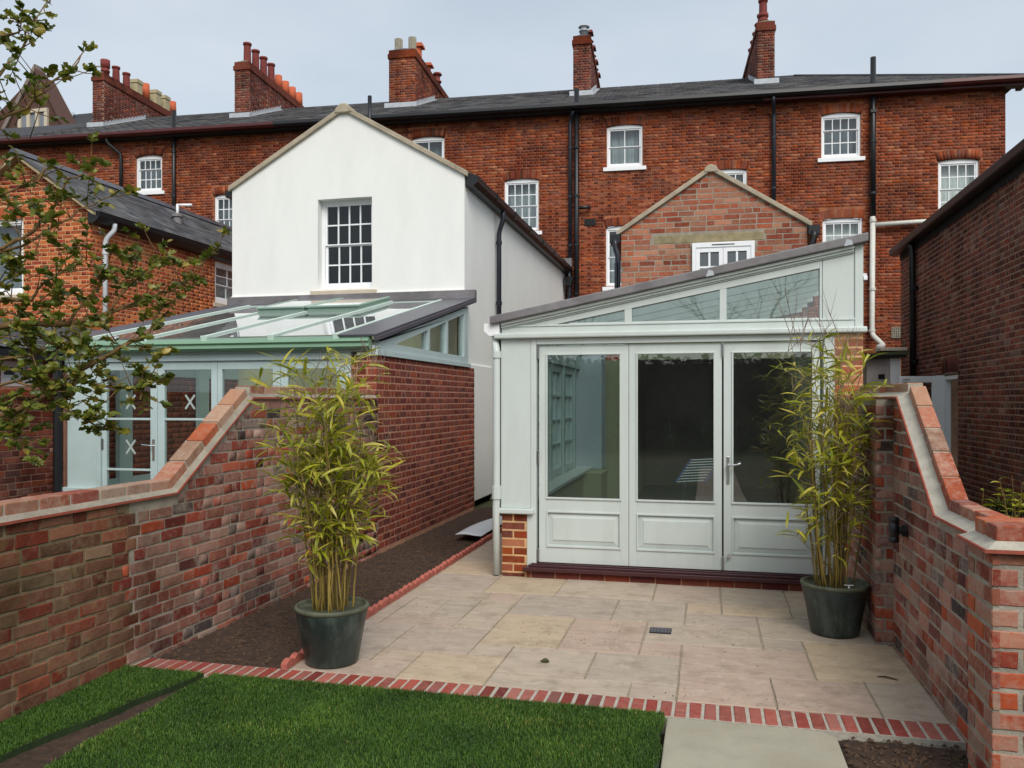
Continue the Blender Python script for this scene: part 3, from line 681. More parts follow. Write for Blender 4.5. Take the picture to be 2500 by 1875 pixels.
def grille(p, O, U, N, u0, u1, v0, v1, m, mb_=None):
    o = MB().obox(O, U, Z, N, u0, u1, v0, v1, .002, .02).build('vent_grille', M['dark_room'], p); fr = MB(); n = 6
    for k in range(n+1):
        a = u0+(u1-u0)*k/n; fr.obox(O, U, Z, N, a-.008, a+.008, v0, v1, .021, .03)
        b = v0+(v1-v0)*k/n; fr.obox(O, U, Z, N, u0, u1, b-.006, b+.006, .022, .028)
    fr.build('grating', m, o)
grille(terr, TO, TU, TN, 7.92, 8.18, 3.13, 3.38, M['pot_grey']); grille(terr, TO, TU, TN, .50, .76, 6.12, 6.28, M['black'])
MB().obox(TO, TU, -TN, Z, -.45, .18, -.25, -.03, 5.02, 5.25).build('lead_hood', M['lead'], terr)
# ------------------------------------------------------------------ rendered gable house
NF = Vector((0,-1,0)); NR = Vector((1,0,0)); NL = Vector((-1,0,0)); UL = Vector((0,-1,0))
wh = thing('rendered_house', 'white rendered gabled house wing with one sash window', 'house', (-5.57, 12, 0))
A0, A1, AP, EV = -7.545, -3.60, -5.57, 5.04
wo = (-6.026, -5.106, 3.385, 4.80)
O12 = Vector((0, 12.0, 0))
backing('front_wall', O12, X_, NF, [(A0,3.2), (A1,3.2), (A1,EV), (AP,6.17), (A0,EV)], [wo], M['render'], wh, reveal=.26)
backing('side_wall', Vector((A1,0,0)), Y_, NR, [(12.0,0.02), (21.3,0.02), (21.3,EV), (12.0,EV)], [], M['render'], wh)
backing('side_wall', Vector((A0,0,0)), UL, NL, [(-21.0,0), (-12.0,0), (-12.0,EV), (-21.0,EV)], [], M['render'], wh)
MB().box(A1-.02, A1+.028, 11.9, 13.55, .03, 2.18).build('lower_render', M['render'], wh, bevel=.012)
MB().box(A1-.02, A1+.020, 13.56, 21.0, -.08, .12).build('plinth', M['cement'], wh)
bl = MB(); bl.box(A0-.01, A1+.006, 11.975, 12.0, 3.27, 3.302); bl.build('render_bead', M['render'], wh)
window(wh, O12, X_, NF, wo[0], wo[1], wo[2], wo[3], 4, 2, 2, recess=.17, behind='dark_room', sill=None, fr=.05, gl='glass_dark')
MB().box(wo[0]-.1, wo[1]+.085, 11.93, 12.06, 3.275, 3.345).build('sill', M['stone_sill'], wh, bevel=.006)
cb = MB()
for s_, e in ((A0, -1), (A1, 1)):
    a = Vector((s_+e*.05, 11.95, EV-.03)); b = Vector((AP, 11.95, 6.17))
    up = Z*.085
    pl = [a, b, b+up, a+up] if e < 0 else [b, a, a+up, b+up]
    cb.prism(pl, (0,.24,0))
cb.build('verge_coping', M['stone'], wh, bevel=.008)
MB().prism([(AP-.15,11.935,6.13),(AP+.15,11.935,6.13),(AP+.13,11.935,6.20),(AP+.05,11.935,6.275),(AP-.05,11.935,6.275),(AP-.13,11.935,6.20)], (0,.3,0)).build('apex_stone', M['stone'], wh, bevel=.015)
rw = MB(); rw.quad((A1+.12,12.15,EV-.04), (A1+.12,21.2,EV-.04), (AP,21.2,6.16), (AP,12.15,6.16)); rw.quad((AP,12.15,6.16), (AP,21.0,6.16), (A0-.12,21.0,EV-.04), (A0-.12,12.15,EV-.04))
rwo = rw.build('roof', mroofbase, wh)
sl_ = math.atan2(6.16-(EV-.04), A1+.12-AP); Bv = Vector((-math.cos(sl_),0,math.sin(sl_))); Nv = Vector((math.sin(sl_),0,math.cos(sl_)))
slates(Pieces(rwo, 'slate', M['slate'], limit=0, bevel=False, depth=.012, joined='slates'), Vector((A1+.12,0,EV-.04)), Y_, Bv, Nv, 12.2, 21.1, 0, 2.3)
gm = MB(); gm.prism([(A1+.01,12.02,EV-.16),(A1+.13,12.02,EV-.16),(A1+.20,12.02,EV-.11),(A1+.21,12.02,EV-.02),(A1+.09,12.02,EV+.03),(A1+.01,12.02,EV+.03)], (0,8.9,0)); go = gm.build('gutter', M['black'], wh)
for yk in np.arange(13.2, 20.8, 1.3): MB().box(A1+.195, A1+.222, yk, yk+.06, EV-.14, EV-.01).build('gutter_clip', M['black'], go)
MB().box(A0-.14, A0-.01, 12.02, 20.8, EV-.1, EV).build('gutter', M['black'], wh)
pipe('downpipe', curve([(A1+.14,13.85,EV-.14), (A1+.14,13.85,EV-.3), (A1+.07,13.85,EV-.5), (A1+.07,13.85,.1)]), .042, bb, wh, collars=[((A1+.07,13.85,4.35),Z),((A1+.07,13.85,3.3),Z)])
pipe('downpipe', curve([(A1+.14,20.75,EV-.14), (A1+.16,20.75,EV-.4), (A1+.1,20.75,.1)]), .05, bb, wh)
MB().prism([(A1+.04,20.62,EV-.3),(A1+.27,20.62,EV-.3),(A1+.22,20.62,EV-.52),(A1+.1,20.62,EV-.52)][::-1], (0,.22,0)).build('hopper', M['black'], wh)

# ------------------------------------------------------------------ orange brick house on the left
oh = thing('orange_brick_house', 'orange brick gabled house with slate roof behind the holly branches', 'house', (-12.45, 12.8, 0))
B0, B1, BP, BE, BR = -13.95, -10.95, -12.45, 5.10, 6.14
fo = [(-13.35,-12.395,3.59,5.0)]
Of = Vector((0,12.8,0)); Os = Vector((B1,0,0))
poly = [(B0,0), (B1,0), (B1,BE), (BP,BR), (B0,BE)]
fw = backing('front_wall', Of, X_, NF, poly, fo, M['mort_buff'], oh)
so = [(16.72,17.9,3.85,4.80)]
sw = backing('side_wall', Os, Y_, NR, [(12.8,0), (20.4,0), (20.4,BE), (12.8,BE)], so, M['mort_buff'], oh)
backing('side_wall', Vector((B0,0,0)), UL, NL, [(-20.4,0), (-12.8,0), (-12.8,BE), (-20.4,BE)], [], M['mort_buff'], oh)
gab = lambda b0, b1, p_, e, r_: (lambda v: (b0, b1) if v < e else ((b0+(p_-b0)*(v-e)/(r_-e), b1-(b1-p_)*(v-e)/(r_-e)) if v < r_-.02 else None))
pf = Pieces(fw, 'brick', M['br_orange'], limit=150, jit=.001, bevel=False, depth=.02)
lay(pf, Of, X_, NF, 2.0, BR, gab(B0, B1, BP, BE, BR), [(a-.01,b+.01,c,d+.24) for a,b,c,d in fo], 'flemish', j=.011, wob=.001, proud=.002)
arch(pf, Of, X_, NF, -13.40, -12.35, 5.0, .01)
p2 = Pieces(sw, 'brick', M['br_orange'], limit=150, jit=.001, bevel=False, depth=.02)
lay(p2, Os, Y_, NR, 2.0, BE-.03, lambda v: (12.8, 18.5), [(a-.01,b+.01,c,d+.23) for a,b,c,d in so], 'flemish', j=.011, wob=.001, proud=.002)
arch(p2, Os, Y_, NR, 16.68, 17.94, 4.80, .01)
window(oh, Of, X_, NF, *fo[0], 1, 1, 1, behind='curtain_mid', sill='stone_sill', fr=.07, recess=.06)
window(oh, Os, Y_, NR, *so[0], 2, 2, 1, behind='curtain', sill='stone_sill', fr=.09, recess=.06, meet=4.28)
rm = MB(); ov = .18; sl2 = math.atan2(BR-BE, B1-BP); ex = B1+ov; ez = BE-ov*math.tan(sl2)+.05
rm.quad((ex,12.68,ez), (ex,20.4,ez), (BP,20.4,BR+.05), (BP,12.68,BR+.05)); rm.quad((BP,12.68,BR+.05), (BP,20.4,BR+.05), (2*BP-ex,20.4,ez), (2*BP-ex,12.68,ez))
ro = rm.build('roof', mroofbase, oh)
Bv = Vector((-math.cos(sl2),0,math.sin(sl2))); Nv = Vector((math.sin(sl2),0,math.cos(sl2)))
slates(Pieces(ro, 'slate', M['slate'], limit=300, bevel=False, depth=.012, jit=.002), Vector((ex,0,ez)), Y_, Bv, Nv, 12.64, 20.3, 0, (ex-BP)/math.cos(sl2)+.02, w_=.25, e=.15)
rt = MB()
for k in range(17):
    y0 = 12.62+k*.46; rt.prism([(BP-.15,y0,BR+.0),(BP+.15,y0,BR+.0),(BP+.05,y0,BR+.12),(BP-.05,y0,BR+.12)], (0,.445,0))
rt.build('ridge_tiles', M['lead_dark'], oh, bevel=.01)
vg = MB()
for e in (1,-1):
    a = Vector((BP+e*(ex-BP), 12.66, ez-.06)); b = Vector((BP, 12.66, BR-.02)); up = Z*.06
    pl = [b, a, a+up, b+up] if e > 0 else [a, b, b+up, a+up]; vg.prism(pl, (0,.14,0))
vg.build('verge_board', pm('weathered_verge', C(168,152,120), .9, .2, 8), oh)
gm = MB(); gm.prism([(B1+.012,12.74,BE-.28),(B1+.15,12.74,BE-.25),(B1+.25,12.74,BE-.16),(B1+.26,12.74,BE-.06),(B1+.012,12.74,BE-.02)], (0,7.6,0)); gm.build('gutter', M['black'], oh)
pipe('downpipe', curve([(B1+.2,13.2,BE-.2), (B1+.2,13.2,BE-.32), (B1+.08,13.1,BE-.50), (B1+.08,13.1,1.5)]), .045, M['grey_pipe'], oh, collars=[((B1+.08,13.1,4.35),Z),((B1+.08,13.1,4.1),Z)])
fq = Vector((-11.62,16.29,0)); fz_ = 5.65
fl = MB(); fl.lathe(fq+Z*(fz_-.1), [(.1,0),(.1,.18),(.13,.19),(.13,.25),(.08,.26)], 14); fo_ = fl.build('flue', M['lead'], oh)
pipe('flue_pipe', [fq+Z*(fz_+.1), fq+Z*(fz_+.38)], .03, M['white'], fo_); pipe('flue_arm', [fq+Z*(fz_+.36), fq+Vector((.3,.1,fz_+.37))], .03, M['white'], fo_)

# ------------------------------------------------------------------ neighbour's low extension (left edge)
ne = thing('brick_extension', 'low brick extension with black eaves and white window at far left', 'building', (-9.8, 10.6, 0))
Oe = Vector((-8.62,0,0)); eo = [(8.55,9.25,1.80,2.12)]
ew = backing('wall', Oe, Y_, NR, [(8.2,0), (12.79,0), (12.79,2.3), (8.2,2.3)], eo, M['mort_red'], ne)
backing('wall', Vector((0,8.2,0)), X_, NF, [(-10.94,0), (-8.62,0), (-8.62,2.3), (-10.94,2.85)], [], M['mort_red'], ne)
lay(Pieces(ew, 'brick', M['br_leanto'], limit=60, bevel=False, depth=.02), Oe, Y_, NR, .8, 2.28, lambda v: (8.2, 12.75), eo, 'flemish')
window(ne, Oe, Y_, NR, *eo[0], 2, 0, 1, behind='dark_room', sill=None, fr=.08, recess=.05, bar=.07, meet=2.03)
rm = MB(); rm.quad((-8.45,8.1,2.26), (-8.45,12.79,2.26), (-10.93,12.79,2.9), (-10.93,8.1,2.9)); ro = rm.build('roof', mroofbase, ne)
s3 = math.atan2(.64, 2.48); slates(Pieces(ro, 'slate', M['slate'], limit=80, bevel=False, depth=.012), Vector((-8.45,0,2.27)), Y_, Vector((-math.cos(s3),0,math.sin(s3))), Vector((math.sin(s3),0,math.cos(s3))), 8.08, 12.78, 0, 2.56, w_=.28, e=.2)
MB().box(-8.60, -8.40, 8.06, 12.78, 2.14, 2.25).build('gutter', M['black'], ne)

# ------------------------------------------------------------------ brick gable wing behind the garden room
gw = thing('brick_gable_wing', 'pinkish brick gabled wing with white casement behind the garden room', 'house', (.05, 12, 0))
G0, G1, GP, GE, GR = -1.23, 1.33, .04, 4.04, 4.86
go_ = [(-.222,.63,2.95,3.845)]
gwf = backing('front_wall', O12, X_, NF, [(G0,2.35), (G1,2.35), (G1,GE), (GP,GR), (G0,GE)], go_, M['mort_grey'], gw)
backing('side_wall', Vector((G0,0,0)), UL, NL, [(-21.1,0), (-12.0,0), (-12.0,GE), (-21.1,GE)], [], M['mort_grey'], gw)
backing('side_wall', Vector((G1,0,0)), Y_, NR, [(12.0,0), (21.3,0), (21.3,GE), (12.0,GE)], [], M['mort_grey'], gw)
lay(Pieces(gwf, 'brick', M['br_gable'], limit=300, jit=.002, depth=.02), O12, X_, NF, 2.4, GR, gab(G0, G1, GP, GE, GR), [(go_[0][0]-.01,go_[0][1]+.01,2.9,3.855), (-.77,.76,3.855,3.985)], 'random', wob=.002, proud=.002, j=.012)
MB().box(-.76, .75, 11.994, 12.05, 3.858, 3.98).build('lintel', pm('mossy_concrete', C(146,134,104), .95, .2, 9, .5, 50, dirt=C(104,96,62), dscale=5), gw, bevel=.01)
# casement
cs = MB(); f = lambda m_, a0, a1, b0, b1, d0, d1: m_.obox(Vector((0,11.97,0)), X_, Z, NF, a0, a1, b0, b1, d0, d1)
u0, u1, v0, v1 = go_[0]; f(cs, u0, u0+.05, v0, v1, -.05, .03); f(cs, u1-.05, u1, v0, v1, -.05, .03); f(cs, u0+.05, u1-.05, v1-.07, v1, -.05, .03); f(cs, u0+.05, u1-.05, v0, v0+.06, -.05, .03)
cas = cs.build('window', M['white'], gw, bevel=.004); f(MB(), .05, .36, 3.805, 3.815, .031, .037).build('trickle_vent', M['dark_room'], cas)
for (a, b) in ((u0+.052, .202), (.206, u1-.052)):
    s_ = MB(); f(s_, a, a+.055, v0+.062, v1-.072, -.03, .018); f(s_, b-.055, b, v0+.062, v1-.072, -.03, .018); f(s_, a+.055, b-.055, v1-.135, v1-.072, -.03, .018); f(s_, a+.055, b-.055, v0+.062, v0+.13, -.03, .018)
    mid = (a+b)/2; f(s_, mid-.014, mid+.014, v0+.13, v1-.135, -.02, .012); 
    for k in (1,2): q = v1-.135-(v1-v0-.265)*k/3; f(s_, a+.055, b-.055, q-.013, q+.013, -.018, .010)
    s_.build('casement', M['white'], cas)
    for i in range(2):
        for k in range(3):
            pa = (a+.055, mid-.014)[i]; pb_ = (mid-.014, b-.055)[i] if i else mid-.014
            pa, pb_ = (a+.055, mid-.012) if i == 0 else (mid+.012, b-.055)
            h3 = (v1-v0-.265)/3; f(MB(), pa, pb_, v0+.13+h3*k+.012, v0+.13+h3*(k+1)-.012, -.012, -.006).build('pane', M['glass_door'], cas)
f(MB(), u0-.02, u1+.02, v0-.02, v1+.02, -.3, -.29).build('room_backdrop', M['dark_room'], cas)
cb = MB()
for s_, e in ((G0-.06, -1), (G1+.06, 1)):
    a = Vector((s_, 11.95, GE-.04)); b = Vector((GP, 11.95, GR+.0)); up = Z*.075
    cb.prism([a, b, b+up, a+up] if e < 0 else [b, a, a+up, b+up], (0,.2,0))
cb.build('verge_coping', M['stone'], gw, bevel=.01)
MB().prism([(GP-.1,11.94,GR-.02),(GP+.1,11.94,GR-.02),(GP+.08,11.94,GR+.055),(GP,11.94,GR+.095),(GP-.08,11.94,GR+.055)], (0,.3,0)).build('apex_stone', M['stone'], gw, bevel=.012)
rw = MB(); rw.quad((G1+.15,12.1,GE-.05), (G1+.15,21.3,GE-.05), (GP,21.3,GR), (GP,12.1,GR)); rw.quad((GP,12.1,GR), (GP,21.1,GR), (G0-.15,21.1,GE-.05), (G0-.15,12.1,GE-.05)); rw.build('roof', M['slate'][1], gw)
for s_, e in ((G0, -1), (G1, 1)):
    gm = MB(); gm.box(min(s_+e*.01, s_+e*.16), max(s_+e*.01, s_+e*.16), 11.93, 21, GE-.14, GE-.02); gm.build('gutter', M['black'], gw)
    pipe('downpipe', curve([(s_+e*.08,11.93,GE-.1), (s_+e*.08,11.93,GE-.22), (s_+e*.04,11.93,GE-.32), (s_+e*.04,11.93,2.9)]), .04, bb if e < 0 else bk, gw)
pipe('downpipe', curve([(G0-.05,11.93,3.6), (G0-.05,11.93,2.6)]), .04, bb, gw)

# ------------------------------------------------------------------ dark brick building on the right
rb_ = thing('dark_brick_building', 'tall dark weathered brick building along the right edge', 'building', (4.6, 12, 0))
Or = Vector((3.60,0,0)); ULm = Vector((0,-1,0))
dop = [(-14.22,-13.42,0.0,2.02)]
rwl = backing('wall', Or, ULm, NL, [(-17.1,0), (-6.5,0), (-6.5,4.46), (-17.1,4.46)], dop, M['mort_dark'], rb_)
backing('end_wall', Vector((0,17.1,0)), -X_, Y_, [(-9,0), (-3.6,0), (-3.6,4.46), (-9,4.46)], [], M['mort_dark'], rb_)
pr_ = Pieces(rwl, 'brick', M['br_dark'], limit=300, jit=.002, depth=.02)
lay(pr_, Or, ULm, NL, .2, 4.44, lambda v: (-17.1, -9.0), [(-14.24,-13.40,0,2.26)], 'flemish', wob=.001, proud=.002, j=.013)
arch(pr_, Or, ULm, NL, -14.26, -13.38, 2.03, .02)
rw = MB(); rw.quad((3.42,17.25,4.47), (3.42,6.4,4.47), (9,6.4,5.2), (9,17.25,5.2)); rw.build('roof', M['slate'][1], rb_)
MB().box(3.40, 3.58, 6.4, 17.2, 4.40, 4.53).build('gutter', M['black'], rb_, bevel=.02); MB().box(3.585, 3.64, 6.4, 17.15, 4.3, 4.455).build('fascia', M['soffit'], rb_)
pipe('downpipe', curve([(3.5,15.85,4.42), (3.52,15.85,4.25), (3.53,15.8,.1)]), .055, bk, rb_, collars=[((3.53,15.8,3.6),Z),((3.53,15.8,2.3),Z)])
df = MB(); 
for (a, b) in ((14.15,14.21),(13.43,13.49)): df.box(3.62, 3.70, a, b, 0, 1.94)
df.box(3.62, 3.70, 13.43, 14.21, 1.941, 2.0); fr_ = df.build('door_frame', M['white'], rb_)
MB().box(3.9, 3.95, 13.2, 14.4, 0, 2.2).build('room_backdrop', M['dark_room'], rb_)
dl = MB(); dl.box(2.95, 3.02, 14.17, 14.215, .05, 2.0); dl.box(3.43, 3.50, 14.17, 14.215, .05, 2.0); dl.box(3.021, 3.429, 14.17, 14.215, 1.9, 2.0); dl.box(3.021, 3.429, 14.17, 14.215, .05, .25)
do = dl.build('door', M['white'], rb_, bevel=.005); MB().box(3.021, 3.429, 14.185, 14.191, .25, 1.9).build('pane', M['glass_dark'], do); MB().box(2.99, 3.10, 14.11, 14.135, 1.94, 1.955).build('handle', M['chrome'], do, bevel=.004)
MB().box(3.50, 3.615, 14.16, 14.225, .05, 2.01).build('door_jamb', M['white'], rb_)
# bare creeper clinging to the dark wall
cr = MB(); rg = random.Random(5)
for k in range(6):
    p_ = Vector((3.575, 10.2+rg.random()*2.2, 4.36)); pts = [p_]
    for i in range(12): p_ = p_+Vector(((rg.random()-.5)*.03, (rg.random()-.6)*.12, -.05-rg.random()*.2)); p_.x = min(3.585, max(3.50, p_.x)); pts.append(p_.copy())
    cr.tube(pts, [.004*(1-i/14) for i in range(len(pts))], 4)
tag(cr.build('bare_creeper', pm('dry_twig', C(96,82,74), 1, .2, 9)), 'leafless creeper stems hanging on the dark brick wall', 'creeper')
# ------------------------------------------------------------------ small white outhouse
ou = thing('white_outhouse', 'small white outhouse with mossy flat roof below the white pipe', 'outhouse', (2.9, 15.5, 0))
MB().box(2.62, 2.98, 15.0, 16.6, 0, 2.33).build('wall', pm('dingy_white_wall', C(176,168,166), .9, .12, 3, dirt=C(120,108,100), dscale=2), ou)
MB().box(2.981, 3.14, 14.96, 16.6, 0, 2.33).build('door', M['white'], ou)
MB().box(2.50, 3.22, 14.85, 16.7, 2.335, 2.375).build('fascia', M['black'], ou); MB().prism([(2.48,14.80,2.376),(3.25,14.80,2.376),(3.25,14.80,2.44),(2.48,14.80,2.40)], (0,1.9,0)).build('roof', pm('mossy_felt', C(74,78,58), 1, .35, 9, .6, 40), ou)
MB().box(2.80, 3.22, 14.82, 15.3, 2.442, 2.50).build('roof_box', M['stone_sill'], ou, bevel=.01)
MB().box(2.80, 2.90, 14.99, 15.0, 1.98, 2.06).build('vent', M['dark_room'], ou)

# ------------------------------------------------------------------ steep gabled hall far left
hl = thing('gabled_hall', 'brown gabled hall with stone mullioned window beyond the terrace roof', 'building', (-27.5, 29, 0))
def hp_(x, y, Y0=29.0):
    u = (x-1250)/FPX; v = (977-y)/FPX; k = Y0/(CY+SY*u); return (k*(-SY+CY*u), EYE+k*v)
ax, az = hp_(88, 178); rx, rz = hp_(172, 350); lx = 2*ax-rx
Oh = Vector((0,29,0)); mh = pm('dark_brown_hung_tile', C(84,58,50), .95, .2, 12, .6, 30)
backing('front_wall', Oh, X_, NF, [(lx-4,0), (rx,0), (rx,rz), (ax,az), (lx-4,rz-1.5)], [], mh, hl)
backing('side_wall', Vector((rx,0,0)), Y_, NR, [(29,0), (31,0), (31,rz), (29,rz)], [], mh, hl)
vg = MB(); a = Vector((rx+.25,28.9,rz-.35)); b = Vector((ax,28.9,az+.05)); up = Z*.3; vg.prism([b, a, a+up*.4, b+up*.4], (0,.6,0)); vg.build('verge', mh, hl); vg = MB(); a = Vector((lx-2,28.9,rz-2.6)); vg.prism([a, b, b+up, a+up], (0,.6,0)); vg.build('verge_coping', pm('old_verge_stone', C(130,118,110), .95, .2, 3), hl)
wx0, wz1 = hp_(48, 272); wx1, wz0 = hp_(120, 328)
wm = MB(); f = lambda m_, a0, a1, b0, b1, d0, d1: m_.obox(Oh, X_, Z, NF, a0, a1, b0, b1, d0, d1)
f(wm, wx0, wx1, wz1-.14, wz1, .01, .12); f(wm, wx0, wx1, wz0, wz0+.14, .01, .12)
for k in range(4):
    x = wx0+(wx1-wx0-.16)*k/3; f(wm, x, x+.16, wz0+.141, wz1-.141, .01, .11)
wn = wm.build('window', M['stone_sill'], hl)
for k in range(3):
    x = wx0+(wx1-wx0-.16)*k/3+.16; f(MB(), x, wx0+(wx1-wx0-.16)*(k+1)/3, wz0+.14, wz1-.14, .005, .04).build('pane', M['curtain_mid'], wn)
rw = MB(); rw.quad((rx+.3,29.3,rz-.3), (rx+.3,30.0,rz-.3), (ax,30.0,az), (ax,29.3,az)); rw.build('roof', mh, hl)
lo = thing('slate_roofed_range', 'low slate roofed range beside the first chimney stack', 'building', (-24.5, 33, 0))
qx0, qz0 = hp_(150, 345, 33); qx1, qz1 = hp_(245, 345, 33)
MB().box(qx0-3, qx1, 33.2, 36, 0, qz0-.5).build('wall', mh, lo)
rw = MB(); tx, tz = hp_(200, 278, 37); rw.quad((qx0-3,32.8,qz0-.6), (qx1,32.8,qz0-.6), (qx1,37,tz), (qx0-3,37,tz)); rl = rw.build('roof', mroofbase, lo)
Ln = math.hypot(4.2, tz-qz0+.6); Bv = Vector((0,4.2,tz-qz0+.6)).normalized(); Nv = X_.cross(Bv)
slates(Pieces(rl, 'slate', M['slate'], limit=0, bevel=False, depth=.02, joined='slates'), Vector((0,32.8,qz0-.6)), X_, Bv, Nv, qx0-1, qx1, 0, Ln, w_=.35, e=.25)
hx, hz = hp_(163, 285, 36.2); MB().tube([(hx,36.6,tz-.1), (hx+1.2,32.9,qz0-.5)], .12, 6).build('flashing', M['lead_light'], lo)
# ------------------------------------------------------------------ glazed lean-to (left)
M['green_mid'] = pm('grey_green_aluminium', C(142,168,154), .4, .05, 3)
lt = thing('glazed_lean_to', 'blue-grey glazed lean-to with green gutter in front of the white house', 'conservatory', (-5.5, 8.2, 0))
PB = M['paint_blue']; O8 = Vector((0,8.2,0))
MB().box(-3.725, -3.445, 8.205, 8.45, -.05, 2.10).box(-3.70, -3.445, 8.4505, 11.99, -.05, 2.10).build('brick_wall_core', M['mort_red'], lt)
lf = MB().box(-3.73, -3.44, 8.2, 8.204, -.05, 2.10).build('front_pier', M['mort_red'], lt); ls = MB().box(-3.444, -3.44, 8.2045, 11.98, -.05, 2.10).build('side_wall', M['mort_red'], lt)
pa = Pieces(lf, 'brick', M['br_leanto'], limit=60, jit=.001, depth=.003); lay(pa, O8, X_, NF, .02, 2.10, lambda v: (-3.728, -3.436), (), 'flemish', j=.013, wob=.001, proud=.002)
pb = Pieces(ls, 'brick', M['br_leanto'], limit=300, jit=.001, depth=.003); lay(pb, Vector((-3.44,0,0)), Y_, NR, .02, 2.10, lambda v: (8.2, 11.98), (), 'flemish', j=.013, wob=.001, proud=.002)
fm = MB()
fm.box(-7.34, -6.93, 8.22, 8.34, .1, 2.06); fm.box(-6.929, -6.875, 8.205, 8.35, .1, 2.06); fm.box(-3.835, -3.731, 8.205, 8.35, .1, 2.06)
fm.box(-7.36, -3.731, 8.20, 8.36, 2.061, 2.14); fm.box(-7.40, -3.42, 8.165, 8.36, 2.1405, 2.205); fm.box(-7.34, -3.735, 8.2, 8.36, .02, .099)
fm.build('frame', PB, lt, bevel=.004); MB().box(-7.37, -6.90, 8.17, 8.24, .55, .60).build('panel_sill', PB, lt, bevel=.004)
for k, (a, b) in enumerate(((-6.87,-6.135),(-6.13,-5.365),(-5.36,-4.585),(-4.58,-3.84))):
    d = MB(); ga, gb = a+.06, b-.09 if k % 2 == 0 else b-.075
    if k % 2: ga = a+.09
    d.box(a, ga, 8.23, 8.275, .11, 2.055); d.box(gb, b, 8.23, 8.275, .11, 2.055); d.box(ga, gb, 8.23, 8.275, 1.965, 2.055); d.box(ga, gb, 8.23, 8.275, .11, .3)
    d.box(ga, gb, 8.235, 8.27, 1.39, 1.415); d.box(ga, gb, 8.235, 8.27, .805, .83)
    do = d.build('door', PB, lt, bevel=.003)
    for (z0, z1) in ((.3,.805),(.83,1.39),(1.415,1.965)): MB().box(ga, gb, 8.25, 8.256, z0, z1).build('pane', M['glass'], do)
    if k in (0,1):                       # taped crosses on the new glass
        mt = pm('masking_tape', C(168,178,176), .8, .03, 5)
        for zc in (1.60, 1.08):
            tp_ = MB(); xc = (ga+gb)/2+.02
            for sgn in (1,-1):
                dv = Vector((sgn*.6,0,.8)).normalized(); tp_.obox(Vector((xc,8.2470-.0004*sgn,zc)), dv, Vector((-dv.z,0,dv.x)), Vector((0,-1,0)), -.1, .1, -.012, .012, 0, .001)
            tp_.build('tape_cross', mt, do)
    if k == 0:
        h = MB(); h.box(b-.06, b-.03, 8.222, 8.229, .93, 1.17); h.tube(curve([(b-.045,8.225,1.1), (b-.045,8.18,1.1), (b-.17,8.18,1.11)]), .008, 6); h.build('handle', M['chrome'], do)
    MB().box(a+.003 if k % 2 == 0 else b-.02, a+.02 if k % 2 == 0 else b-.003, 8.215, 8.229, 1.05, 1.17).build('hinge', M['steel'], do)
def ogee(x0, x1):
    pr_ = [(8.06,2.27),(8.05,2.245),(8.075,2.225),(8.07,2.19),(8.10,2.175),(8.115,2.16),(8.19,2.16),(8.19,2.27)]
    MB().prism([Vector((x0, a, b)) for a, b in pr_], (x1-x0,0,0)).build('gutter', M['green'], lt)
ogee(-7.50, -3.475); MB().box(-7.48, -3.49, 8.12, 8.2, 2.272, 2.305).build('eaves_beam', M['green_mid'], lt)
RS = math.atan2(3.14-2.31, 11.9-8.15); LB = Vector((0,math.cos(RS),math.sin(RS))); LN = Vector((0,-math.sin(RS),math.cos(RS))); LO = Vector((0,8.15,2.31)); LL = 3.75/math.cos(RS)
rl = lambda m_, a0, a1, b0, b1, n0, n1: m_.obox(LO, X_, LB, LN, a0, a1, b0, b1, n0, n1)
RX = (-7.024,-6.22,-5.455,-4.635,-3.865)
ld = MB(); rl(ld, -7.55, -7.05, -.05, LL, -.06, .02); rl(ld, -3.85, -3.40, -.05, LL+.02, -.005, .02); rl(ld, -3.43, -3.385, -.05, LL+.02, -.055, -.006); rl(ld, -7.05, -3.85, LL-.3, LL+.05, -.03, .022)
ld.build('lead_roof_edge', M['lead_dark'], lt, bevel=.006)
MB().box(-7.55, -3.40, 11.86, 11.972, 3.10, 3.275).build('lead_flashing', M['lead'], lt)
for x in RX:
    r_ = MB(); rl(r_, x-.024, x+.024, -.03, LL-.25, -.02, .032); rl(r_, x-.035, x+.035, -.05, -.0305, -.03, .035); r_.build('rafter', M['green_pale'], lt, bevel=.006)
for k, (a, b) in enumerate(zip(RX, RX[1:])):
    top = LL-.3 if k not in (1,2) else LL-1.45
    p_ = MB(); rl(p_, a+.0225, b-.0225, 0, top, .0, .012); p_.build('roof_pane', M['glass_roof'], lt)
    if k in (1,2):                       # opening roof light standing proud of the slope
        s_ = MB(); b0, b1 = LL-1.42, LL-.28
        for q in ((a+.03,a+.08,b0,b1),(b-.08,b-.03,b0,b1),(a+.0801,b-.0801,b0,b0+.06),(a+.0801,b-.0801,b1-.06,b1)): rl(s_, *q, -.02, .075)
        rl(s_, a+.01, a+.06, b0-.02, b1, .0755, .10); rl(s_, b-.06, b-.01, b0-.02, b1, .0755, .10); rl(s_, a+.0601, b-.0601, b0-.02, b0+.05, .0755, .10)
        so_ = s_.build('roof_light', M['green_mid'], lt, bevel=.004); p2_ = MB(); rl(p2_, a+.061, b-.061, b0+.051, b1-.02, .088, .094); p2_.build('roof_light_pane', M['glass_roof'], so_)
    else:
        t_ = MB(); rl(t_, a+.03, b-.03, LL-.33, LL-.301, .0, .02); t_.build('glazing_bar', M['green_pale'], lt)
